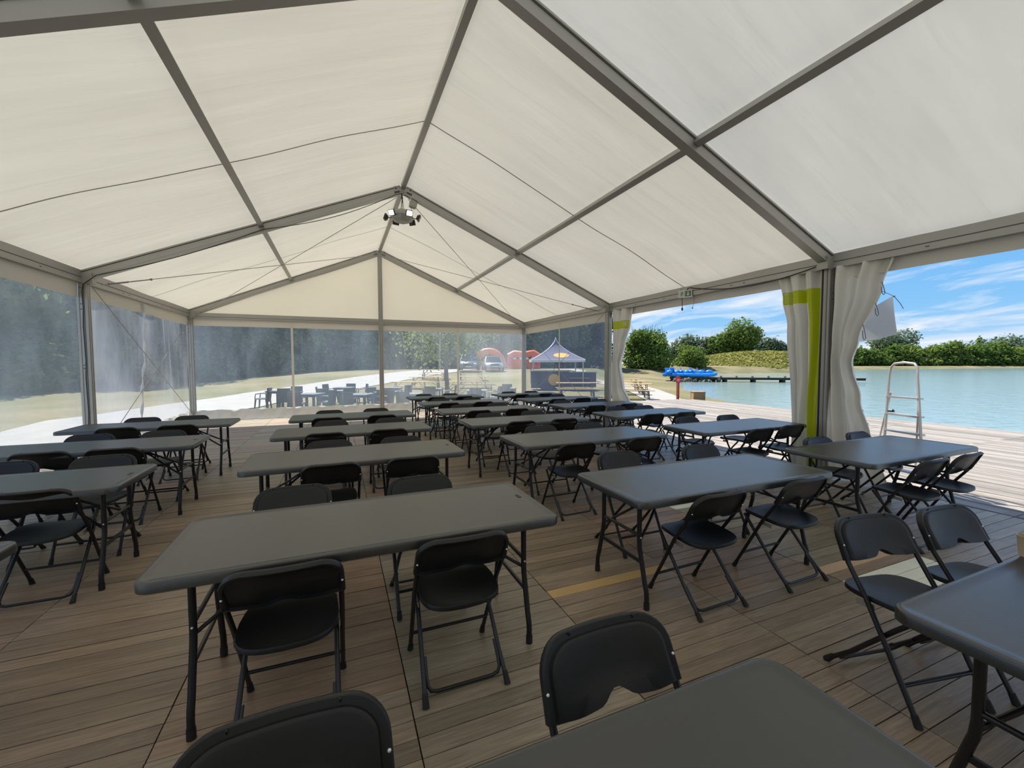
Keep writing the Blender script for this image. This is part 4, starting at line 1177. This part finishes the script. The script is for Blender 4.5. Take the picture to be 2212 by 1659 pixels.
# young tree on the terrace meadow
x, y = pos(966, 22.5)
yt = empty('young_tree', (x, y, ground_z(x, y)-.05))
mb = MB(); pts = [(0, 0, 0), (-.02, 0, 1.0), (-.06, .02, 1.9), (-.04, .02, 3.0), (0, 0, 4.6)]; mb.tube(pts, [.13, .11, .10, .07, .03], 8)
rg = random.Random(4)
for k in range(16):
    p0 = Vector(pts[2])+Vector((0, 0, rg.uniform(-.2, 1.8))); an = rg.uniform(0, 6.28); L_ = rg.uniform(1.2, 2.4)
    mb.tube([p0, p0+Vector((math.cos(an)*L_*.5, math.sin(an)*L_*.5, L_*.35)), p0+Vector((math.cos(an)*L_, math.sin(an)*L_, L_*.55))], [.035, .022, .008], 5)
mb.build('trunk', M['bark'], yt, smooth=60)
link_mesh('foliage', foliage_mesh('foliage', 5, crown(6, 2.9, 1.75, 5.6, 20), 5200, .17, M['leaf_light'], shell=.2), yt)
tag(yt, 'young light green tree standing behind the rear windows', 'tree')

# right hand side: bush, copse, mound grass, hedge
def tree_px(name, u, dep, width_px, top_v, base_v, mat, n, size, seed, label, cat='tree', group=None, blobs=12, trunk=False, spiky=False):
    x, y = pos(u, dep); zb = ground_z(x, y)
    zb2 = CAM.z-(base_v-785)/F_PX*dep
    zb = min(zb, zb2) if cat != 'tree' else zb
    ztop = CAM.z+(785-top_v)/F_PX*dep
    w = width_px/F_PX*dep/2; h = ztop-zb
    bl = crown(seed, w*.84, 0, h*.95, blobs)
    if cat == 'bush':
        for q in range(7):
            a_ = 2*math.pi*q/7; bl.append((math.cos(a_)*w*.52, math.sin(a_)*w*.52, h*.20, w*.45, w*.45, h*.24))
    e_ = empty(name, (x, y, zb-.05))
    link_mesh('foliage', foliage_mesh('foliage', seed, bl, n, size, mat, shell=.5), e_)
    if trunk: link_mesh('trunk', trunk_mesh('trunk', seed, h*.7, w*.05, w*.4, M['bark']), e_)
    if spiky:
        rg = random.Random(seed); mb = MB()
        for k in range(26):
            an = rg.uniform(0, 6.28); rr = rg.uniform(0, w*.7)
            p0 = Vector((math.cos(an)*rr, math.sin(an)*rr, h*.72)); mb.tube([p0, p0+Vector((rg.uniform(-.4, .4), rg.uniform(-.4, .4), h*rg.uniform(.18, .32)))], [.05, .02], 4)
        mb.build('twigs', mat, e_)
    tag(e_, label, cat, group); return e_
tree_px('large_bush', 1399, 66, 116, 704, 797, M['leaf_mid'], 16000, .42, 201, 'large dense dark green bush beside the far right curtain', 'bush', blobs=18, spiky=True)
tree_px('round_bush', 1492, 82, 78, 742, 778, M['leaf_mid'], 5000, .45, 202, 'rounded mid green bush left of the mound path', 'bush')
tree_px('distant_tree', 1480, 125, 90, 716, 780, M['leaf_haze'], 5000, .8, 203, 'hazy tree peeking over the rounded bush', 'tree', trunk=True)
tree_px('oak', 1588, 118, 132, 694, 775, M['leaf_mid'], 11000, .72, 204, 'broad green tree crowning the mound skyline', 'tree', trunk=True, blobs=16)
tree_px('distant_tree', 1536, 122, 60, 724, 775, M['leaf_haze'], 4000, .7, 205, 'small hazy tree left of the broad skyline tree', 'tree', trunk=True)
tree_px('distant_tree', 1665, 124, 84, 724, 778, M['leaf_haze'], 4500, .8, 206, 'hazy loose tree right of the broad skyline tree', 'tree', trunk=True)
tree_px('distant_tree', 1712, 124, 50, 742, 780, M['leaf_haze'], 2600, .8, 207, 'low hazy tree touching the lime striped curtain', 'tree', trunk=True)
for k, u in enumerate(range(1850, 2420, 34)):
    tv = 744+6*math.sin(k*1.9)+4*math.sin(k*.7)
    tree_px('hedge_bush', u, 152+k*.6, 74, tv, 786, M['leaf_mid'], 2600, 1.0, 300+k, 'green shrub in the far lakeside hedge, %s from the left' % ordn(k+1), 'bush', 'shrubs of the far lakeside hedge', blobs=8)
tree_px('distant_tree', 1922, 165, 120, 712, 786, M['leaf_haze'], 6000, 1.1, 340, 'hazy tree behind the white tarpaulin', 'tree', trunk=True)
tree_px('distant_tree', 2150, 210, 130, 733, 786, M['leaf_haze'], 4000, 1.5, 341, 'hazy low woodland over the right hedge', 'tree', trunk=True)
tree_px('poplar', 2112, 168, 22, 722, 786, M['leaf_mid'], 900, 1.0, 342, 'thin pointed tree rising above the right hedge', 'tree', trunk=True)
# tall grass on the mound: one mass of tufts
rg = np.random.default_rng(11); vs = []; n = 0
while n < 14000:
    a_ = rg.uniform(-26, 28); b_ = rg.uniform(-13, 13)
    x = MX+a_*mdir[0]-b_*mdir[1]; y = MY+a_*mdir[1]+b_*mdir[0]
    z = ground_z(x, y)
    if z < GROUND+.62 or in_lake(x, y): continue
    an = rg.uniform(0, 6.28); h = rg.uniform(.10, .42); w = rg.uniform(.12, .35); lx, ly = rg.normal(0, .2, 2)
    c_, s_ = math.cos(an)*w, math.sin(an)*w
    vs += [(x-c_, y-s_, z-.05), (x+c_, y+s_, z-.05), (x+c_*.7+lx, y+s_*.7+ly, z+h), (x-c_*.7+lx, y-s_*.7+ly, z+h)]; n += 1
me = bpy.data.meshes.new('tall_grass'); me.from_pydata(vs, [], [(4*i, 4*i+1, 4*i+2, 4*i+3) for i in range(n)]); me.materials.append(M['tall_grass'])
tag(link_mesh('tall_grass', me), 'tall yellow green grass covering the mound across the water', 'grass', kind='stuff')

# ------------------------------------------------------------------ jetty and pedal boats
JZ = .02
ja, jb = Vector((*pos(1448, 46), JZ)), Vector((*pos(1862, 41.5), JZ))
jd = (jb-ja).normalized(); jn = Vector((-jd.y, jd.x, 0))
jet = empty('jetty', ja)
L_ = (jb-ja).length
npl = 72
for i in range(npl):
    c = jd*((i+.5)*L_/npl)
    mb = MB(); mb.beam(c-jn*.75, c+jn*.75, L_/npl-.02, .05); mb.build('deck_board', M['jetty'], jet)
for s_ in (-.6, .6):
    mb = MB(); mb.beam(jn*s_+Vector((0, 0, -.13)), jd*L_+jn*s_+Vector((0, 0, -.13)), .12, .20); mb.build('bearer', M['jetty_dark'], jet)
for k in range(2, 6):
    for s_ in (-.5, -.1, .3):
        c = jd*(L_*k/6.6)+jn*s_
        mb = MB(); mb.tube([c+Vector((0, 0, -.1)), c+Vector((0, 0, -1.2))], .16, 8); mb.build('pile', M['jetty_dark'], jet, smooth=60)
for k in range(12):
    c = jd*(L_*(k+.3)/12)-jn*.72
    mb = MB(); mb.box(c+Vector((0, 0, .10)), (.14, .14, .16)); mb.build('kerb_block', M['jetty'], jet)
tag(jet, 'low timber jetty on piles crossing the lake behind the near curtain', 'jetty')
def boat(x, y, rz, label):
    b_ = empty('pedal_boat', (x, y, JZ+.05), rz)
    def hull(sx):
        mb = MB(); loops = []
        for t_, w, h, zb in ((-1.3, .10, .24, .16), (-1.2, .24, .34, .05), (-.6, .28, .40, 0), (.4, .28, .40, 0), (1.0, .22, .36, .06), (1.3, .05, .30, .2)):
            loops.append([(t_, sx*.48+w*math.cos(a_), zb+h*.5+h*.5*math.sin(a_)) for a_ in [2*math.pi*i/10 for i in range(10)]])
        mb.rings(loops); mb.build('float', M['boat'], b_, smooth=60)
    hull(-1); hull(1)
    mb = MB(); mb.box((0, 0, .40), (1.9, .86, .10)); mb.build('platform', M['boat'], b_)
    for sy in (-.26, .26):
        mb = MB(); mb.grid(lambda u, v: (-.35-.28*u**2-.05*math.sin(3*u), sy+(v-.5)*.42, .46+.52*u), 6, 4); mb.grid(lambda u, v: (-.37-.28*u**2-.05*math.sin(3*u)-.05, sy+(v-.5)*.42, .46+.52*u), 6, 4); mb.box((-.18, sy, .50), (.40, .42, .08)); mb.build('seat', M['boat_white'], b_, smooth=60)
    mb = MB(); mb.ball((.55, 0, .50), .34, 12, 8, (1.1, .9, .75)); mb.build('bow_hump', M['boat'], b_, smooth=60)
    mb = MB(); mb.ball((-.95, 0, .50), .30, 12, 8, (1.0, 1.1, .8)); mb.build('stern_hump', M['boat'], b_, smooth=60)
    mb = MB(); mb.tube([(.15, 0, .45), (.05, 0, .85)], .02, 6); mb.tube([(.05, -.1, .85), (.05, .1, .85)], .018, 6); mb.build('tiller', M['boat_white'], b_)
    tag(b_, label, 'boat', 'blue pedal boats on the jetty')
for k, (u, dd, rz, lb) in enumerate(((1447, 45.9, 80, 'blue pedal boat pointing forward at the left end of the jetty'), (1462, 45.6, 8, 'second blue pedal boat from the left on the jetty'), (1482, 45.3, -2, 'third blue pedal boat from the left on the jetty'), (1503, 45.0, 6, 'fourth blue pedal boat from the left on the jetty'), (1519, 44.8, -6, 'rightmost blue pedal boat on the jetty'))):
    x, y = pos(u, dd+.2); boat(x, y, math.atan2(jd.y, jd.x)+R(rz), lb)
# stones of the bank under the jetty's landward end
def stone_me(seed):
    rg = random.Random(seed); mb = MB(); mb.ball((0, 0, 0), 1, 8, 6)
    mb.v = [tuple(Vector(v_)*rg.uniform(.75, 1.15)) for v_ in mb.v]; return mb.mesh('stone', M['rock'], 60)
stm = [stone_me(k) for k in range(4)]
for k in range(34):
    u = 1452+k*3.1; p_ = Vector((*pos(u, 44.0+rnd.uniform(-.6, 1.8)), WATER+.05+rnd.uniform(-.05, .25)))
    if k > 20 and rnd.random() < .3: continue
    s_ = rnd.uniform(.12, .26)
    st_ = link_mesh('bank_stone', stm[k % 4], None, p_, (rnd.random()*3, rnd.random()*3, rnd.random()*3)); st_.scale = (s_*1.3, s_, s_*.8)
    tag(st_, 'dark bank stone below the landward jetty end, %s from the left' % ordn(k+1), 'stone', 'stones under the jetty end')

# red post, plywood box
p_ = Vector((12.6, 14.25, -.2)); rp = empty('marker_post', p_)
mb = MB(); mb.box((0, 0, .60), (.09, .09, 1.20)); mb.build('post', M['red_post'], rp)
mb = MB(); mb.box((-.02, -.06, 1.02), (.20, .02, .26)); mb.build('sign_plate', M['sign_red'], rp, rot=(0, 0, R(-20)))
mb = MB(); mb.box((-.02, -.072, 1.04), (.10, .004, .03)); mb.box((-.02, -.072, .98), (.12, .004, .02)); mb.build('sign_mark', M['white'], rp, rot=(0, 0, R(-20)))
tag(rp, 'red brown wooden post with small red sign by the lake shore', 'post')
bx = empty('plywood_box', (13.25, 13.75, -.22), R(-32))
mb = MB(); mb.box((0, 0, .26), (.46, .50, .50)); mb.build('body', M['crate'], bx)
mb = MB(); mb.box((0, 0, .525), (.50, .54, .03)); mb.build('lid', M['crate'], bx)
for sx in (-1, 1):
    for sy in (-1, 1):
        mb = MB(); mb.box((sx*.225, sy*.245, .26), (.03, .03, .52)); mb.build('corner_batten', M['crate'], bx)
tag(bx, 'square plywood box at the far corner of the deck', 'box')

# ------------------------------------------------------------------ terrace furniture behind the rear windows
def make_rattan_table():
    root = empty('terrace_table')
    mb = MB(); mb.rings([rrect(.78, .78, .03, z, 3) for z in (.71, .735)]); mb.build('tabletop', M['rattan_top'], root)
    mb = MB(); mb.rings([rrect(.74, .74, .03, z, 3) for z in (.63, .71)]); mb.build('apron', M['rattan'], root)
    for sx in (-1, 1):
        for sy in (-1, 1):
            mb = MB(); mb.box((sx*.33, sy*.33, .32), (.07, .07, .64)); mb.build('leg', M['rattan'], root)
    return root
def make_rattan_chair():
    root = empty('terrace_chair')
    mb = MB(); mb.rings([rrect(.46, .44, .05, z, 4) for z in (.40, .405, .445, .45)]); mb.build('seat', M['rattan_top'], root)
    mb = MB(); mb.rings([[(x, -.20-.12*(z-.42)-dy_-.03*(1-(x/.23)**2), z) for x, dy_ in [(.23*(1-2*i/8), 0) for i in range(9)]+[(-.23*(1-2*i/8), .03) for i in range(9)]] for z in (.30, .45, .70, .86)]); mb.build('backrest', M['rattan'], root, smooth=50)
    for sx in (-1, 1):
        for sy in (-1, 1):
            mb = MB(); mb.tube([(sx*.20, sy*.19, .42), (sx*.225, sy*.23, 0)], [.035, .024], 6); mb.build('leg', M['rattan'], root, smooth=60)
        mb = MB(); mb.tube([(sx*.235, -.24, .64), (sx*.25, -.05, .65), (sx*.25, .17, .62), (sx*.24, .20, .44)], .022, 6); mb.build('armrest', M['rattan'], root, smooth=60)
    return root
RT, RC = make_rattan_table(), make_rattan_chair()
tabs = [(604, 17.0), (669, 15.2), (730, 17.0), (743, 19.2), (776, 14.9), (834, 16.2), (848, 19.0), (886, 15.2), (936, 18.2), (1030, 17.0), (1095, 18.4)]
offs = [[(-.55, -.25, 100), (.35, .5, 190), (.45, -.45, 20)], [(-.15, -.62, 5), (.55, .1, 80)], [(-.75, .35, -70), (-.3, -.6, 10), (.5, -.35, 40)], [(-.75, .3, -100), (-.05, .65, 175), (.65, .4, 120)], [(-.1, -.62, -5), (.8, .35, 75)],
        [(.1, -.62, 10), (-.55, .5, -120)], [(.6, -.3, 60)], [(-.05, -.62, 0)], [(.0, -.62, 5), (.7, .1, 90)], [(.05, -.62, -8), (.65, .25, 100)], [(.0, .62, 180), (-.1, -.62, 4)]]
ci = 0
for k, (u, dep) in enumerate(tabs):
    x, y = pos(u, dep); gz = ground_z(x, y)
    o = RT if k == 0 else copy_tree(RT)
    o.location = (x, y, gz); o.rotation_euler = (0, 0, R(-22+rnd.uniform(-8, 8)))
    tag(o, 'square slate grey terrace table outside the rear window, %s from left' % ordn(k+1), 'table', 'slate grey terrace tables')
    for (dx_, dy_, rz) in offs[k]:
        q = RIGHT0*dx_+Vector((math.sin(YAW), math.cos(YAW), 0))*dy_
        o2 = RC if ci == 0 else copy_tree(RC)
        if y+q.y < 14.5: q.y = 14.5-y
        o2.location = (x+q.x, y+q.y, gz); o2.rotation_euler = (0, 0, R(rz-22))
        ci += 1
        tag(o2, 'slate grey plastic wicker chair, %s along the terrace from the left' % ordn(ci), 'chair', 'slate grey terrace chairs')

# beer benches
def make_bench(L_, w, h, name):
    root = empty(name)
    mb = MB(); mb.box((0, 0, h-.014), (L_, w, .028)); mb.build('top', M['pine'], root)
    for sx in (-1, 1):
        x = sx*(L_/2-.28)
        for sy in (-1, 1):
            mb = MB(); mb.beam((x, sy*w*.40, h-.03), (x+sx*.04, sy*w*.42, 0), .03, .03, (1, 0, 0)); mb.build('leg', M['green_iron'], root)
        mb = MB(); mb.beam((x, -w*.4, h*.5), (x, w*.4, h*.5), .02, .03); mb.build('crossbar', M['green_iron'], root)
        mb = MB(); mb.beam((x, 0, h*.5), (x-sx*.35, 0, h-.03), .02, .02, (0, 1, 0)); mb.build('brace', M['green_iron'], root)
    return root
PT, PB = make_bench(2.2, .5, .77, 'beer_table'), make_bench(2.2, .25, .47, 'beer_bench')
sets = [(920, 28.5), (886, 24.4), (1022, 29), (1000, 24.6), (1025, 20.6), (1018, 33), (938, 33.5), (1236, 28), (1246, 22.6), (1360, 21.2), (1352, 24.4), (1346, 27.6)]
nb_ = 0
for k, (u, dep) in enumerate(sets):
    x, y = pos(u, dep); ang = R(-22.5+(4 if k < 7 else -3))
    if k > 8: ang = R(-30)
    o = PT if k == 0 else copy_tree(PT)
    o.location = (x, y, ground_z(x, y)); o.rotation_euler = (0, 0, ang)
    tag(o, 'long pine beer table with folding legs on the meadow, number %s from left' % ordn(k+1), 'table', 'pine beer tables')
    for s_ in (-1, 1):
        bx_, by_ = x-math.sin(ang)*s_*.62, y+math.cos(ang)*s_*.62
        o2 = PB if nb_ == 0 else copy_tree(PB)
        nb_ += 1
        o2.location = (bx_, by_, ground_z(bx_, by_)); o2.rotation_euler = (0, 0, ang)
        tag(o2, 'narrow pine bench on the %s side of the %s beer table' % ('near' if s_ < 0 else 'far', ordn(k+1)), 'bench', 'pine benches')

# ------------------------------------------------------------------ bar pagoda
x, y = pos(1200, 29.5); gz = ground_z(x, y)
pg = empty('bar_pagoda', (x, y, gz), R(-22.5))
hw = 1.78; he_, ha = 1.85, 3.45
for q in range(4):
    rot = Matrix.Rotation(q*math.pi/2, 3, 'Z')
    def fn(u, v):
        w = hw*((1-v)**1.9*.92+(1-v)*.08)
        return tuple(rot @ Vector(((2*u-1)*w, -w, he_+(ha-he_)*v)))
    mb = MB(); mb.grid(fn, 10, 12); mb.build('roof_panel', M['navy'], pg, smooth=80)
    mb = MB(); mb.grid(lambda u, v: tuple(rot @ Vector(((2*u-1)*hw, -hw, he_-.16*v+.02))), 8, 1); mb.build('roof_border', M['sheet'], pg)
    mb = MB(); mb.tube([rot @ Vector((hw*((1-v/10)**1.9*.92+(1-v/10)*.08),)*1+(-(hw*((1-v/10)**1.9*.92+(1-v/10)*.08)), he_+(ha-he_)*v/10)) for v in range(11)], .03, 6); mb.build('roof_edge', M['sheet'], pg, smooth=60)
    mb = MB(); mb.box(rot @ Vector((hw*.93, -hw*.93, he_/2)), (.07, .07, he_)); mb.build('post', M['alu'], pg)
for q in range(4):
    rot = Matrix.Rotation(q*math.pi/2, 3, 'Z')
    def em(u, v):
        a_ = 2*math.pi*u; vv = .20+.10*v*math.sin(a_); w = hw*((1-vv)**1.9*.92+(1-vv)*.08)
        return tuple(rot @ Vector((.52*v*math.cos(a_)+.25, -w-.02, he_+(ha-he_)*vv)))
    mb = MB(); mb.grid(em, 24, 5); mb.build('emblem', M['emblem'], pg, smooth=80)
tag(pg, 'navy pagoda tent with pointed roof and orange oval emblem', 'tent')
bar = empty('bar_counter', (x, y, gz), R(-22.5))
mb = MB(); mb.box((-.55, -1.75, .55), (2.5, .5, 1.1)); mb.build('front_counter', M['bar_dark'], bar)
mb = MB(); mb.box((-.55, -1.78, 1.12), (2.65, .62, .05)); mb.build('front_top', M['rattan_top'], bar)
mb = MB(); mb.box((1.65, -1.0, .50), (1.9, .6, 1.0)); mb.build('side_counter', M['bar_dark'], bar)
mb = MB(); mb.box((1.65, -1.0, 1.02), (2.0, .72, .05)); mb.build('side_top', M['rattan_top'], bar)
mb = MB(); mb.disc((-.3, -2.005, .55), (0, -1, 0), .38, 24, .01); mb.build('front_emblem', M['emblem'], bar)
tag(bar, 'dark blue bar counter under the pagoda tent', 'counter')

# ------------------------------------------------------------------ cars and inflatables
def car(u, dep, rz, paint, suv, label):
    x, y = pos(u, dep); gz = ground_z(x, y)
    root = empty('parked_car', (x, y, gz), rz)
    h1 = .95 if suv else .80; h2 = 1.68 if suv else 1.42
    def sect(t_):
        return t_
    loops = []
    for yy, w, zb, zt in ((-2.2, .70, .35, .62), (-2.1, .84, .28, h1-.18), (-1.3, .90, .25, h1), (0, .91, .25, h1+.04), (1.5, .90, .25, h1+.06), (2.1, .84, .30, h1), (2.2, .74, .40, h1-.15)):
        loops.append([(-w*.9, yy, zb), (w*.9, yy, zb), (w, yy, zb+.15), (w, yy, zt-.12), (w*.88, yy, zt), (-w*.88, yy, zt), (-w, yy, zt-.12), (-w, yy, zb+.15)])
    mb = MB(); mb.rings(loops); mb.build('body', M[paint], root, smooth=50)
    cab = []
    for z, y0, y1, w in ((h1, -1.15, 1.95 if suv else 1.6, .84), (h1+(h2-h1)*.55, -.72, 1.75 if suv else 1.2, .76), (h2-.05, -.42, 1.55 if suv else .85, .66)):
        cab.append([(-w, y0, z), (w, y0, z), (w, y1, z), (-w, y1, z)])
    mb = MB(); mb.rings(cab); cb_ = mb.build('windows', M['glass_dark'], root, smooth=0)
    mb = MB(); mb.box((0, (-.42+(1.55 if suv else .85))/2, h2-.02), (1.30, 2.05 if suv else 1.34, .07)); mb.build('roof', M[paint], root)
    for sx in (-1, 1):
        mb = MB(); mb.beam((sx*.83, -1.13, h1), (sx*.65, -.42, h2-.04), .06, .05); mb.build('pillar', M[paint], root)
        for yy in (-1.4, 1.35):
            mb = MB(); mb.disc((sx*.78, yy, .33), (sx, 0, 0), .33, 18, .16); w_ = mb.build('wheel', M['tyre'], root)
            mb = MB(); mb.disc((sx*.945, yy, .33), (sx, 0, 0), .20, 12, .008); mb.build('hub', M['alu'], w_)
        mb = MB(); mb.ball((sx*.62, -2.13, h1-.28), .13, 10, 6, (1.3, .4, .7)); mb.build('headlight', M['rivet'], root, smooth=60)
        mb = MB(); mb.box((sx*1.0, -.85, h1+.06), (.16, .10, .12)); mb.build('mirror', M[paint], root)
    mb = MB(); mb.box((0, -2.205, .58), (.9, .02, .16)); mb.build('grille', M['tyre'], root)
    mb = MB(); mb.box((0, -2.215, .42), (.5, .02, .10)); mb.build('number_plate', M['white'], root)
    tag(root, label, 'car')
car(1015, 41, R(-20), 'car_grey', True, 'grey off-road car parked on the meadow behind the young tree')
car(1064, 41.5, R(-14), 'car_silver', False, 'silver saloon car parked right of the grey car')
def inflatable(u, dep, kind, label):
    x, y = pos(u, dep); gz = ground_z(x, y)
    root = empty('inflatable', (x, y, gz), R(-22.5))
    if kind == 'arch':
        for i, (r_, dy_, mt_) in enumerate(((1.75, 0, 'inf_orange'), (1.55, .7, 'inf_yellow'), (1.75, 1.4, 'inf_orange'))):
            mb = MB(); mb.tube([(r_*math.cos(math.pi*k/14)*.95, dy_, .25+1.6*math.sin(math.pi*k/14)*1.15) for k in range(15)], .34, 10); mb.build('arch_tube', M[mt_], root, smooth=60)
        mb = MB(); mb.ball((-1.9, -.2, 1.0), .75, 12, 8, (1, .8, .9)); mb.build('head', M['inf_red'], root, smooth=60)
        mb = MB(); mb.ball((-1.2, .4, .6), .6, 12, 8); mb.build('cushion', M['inf_green'], root, smooth=60)
        mb = MB(); mb.rings([rrect(3.6, 2.6, .3, z, 4) for z in (0, .05, .35, .4)]); mb.build('base', M['inf_orange'], root, smooth=60)
    else:
        mb = MB(); mb.rings([rrect(3.8, 3.0, .3, z, 4) for z in (0, .05, .45, .5)]); mb.build('base', M['inf_orange'], root, smooth=60)
        for sx in (-1, 1):
            for dy_ in (-1.2, 1.2):
                mb = MB(); mb.tube([(sx*1.6, dy_, .4), (sx*1.6, dy_, 1.5)], .32, 12); mb.build('column', M['inf_red'], root, smooth=60)
        for dy_ in (-1.2, 1.2):
            mb = MB(); mb.tube([(-1.75, dy_, 1.5), (-1.1, dy_, 1.85), (-.35, dy_, 1.75), (.35, dy_, 1.75), (1.1, dy_, 1.9), (1.75, dy_, 1.5)], .36, 12); mb.build('top_tube', M['inf_orange'], root, smooth=60)
        mb = MB(); mb.box((0, -1.2, .85), (2.8, .2, .7)); mb.build('front_panel', M['inf_orange'], root)
        for k in range(4):
            mb = MB(); mb.ball((-1.05+.7*k, -1.42, 1.25), .16, 10, 6, (1.3, .4, .9)); mb.build('white_patch', M['white'], root, smooth=60)
    tag(root, label, 'inflatable')
inflatable(1056, 47, 'arch', 'orange and yellow arched inflatable behind the parked cars')
inflatable(1131, 50, 'castle', 'orange bouncy castle left of the navy pagoda')
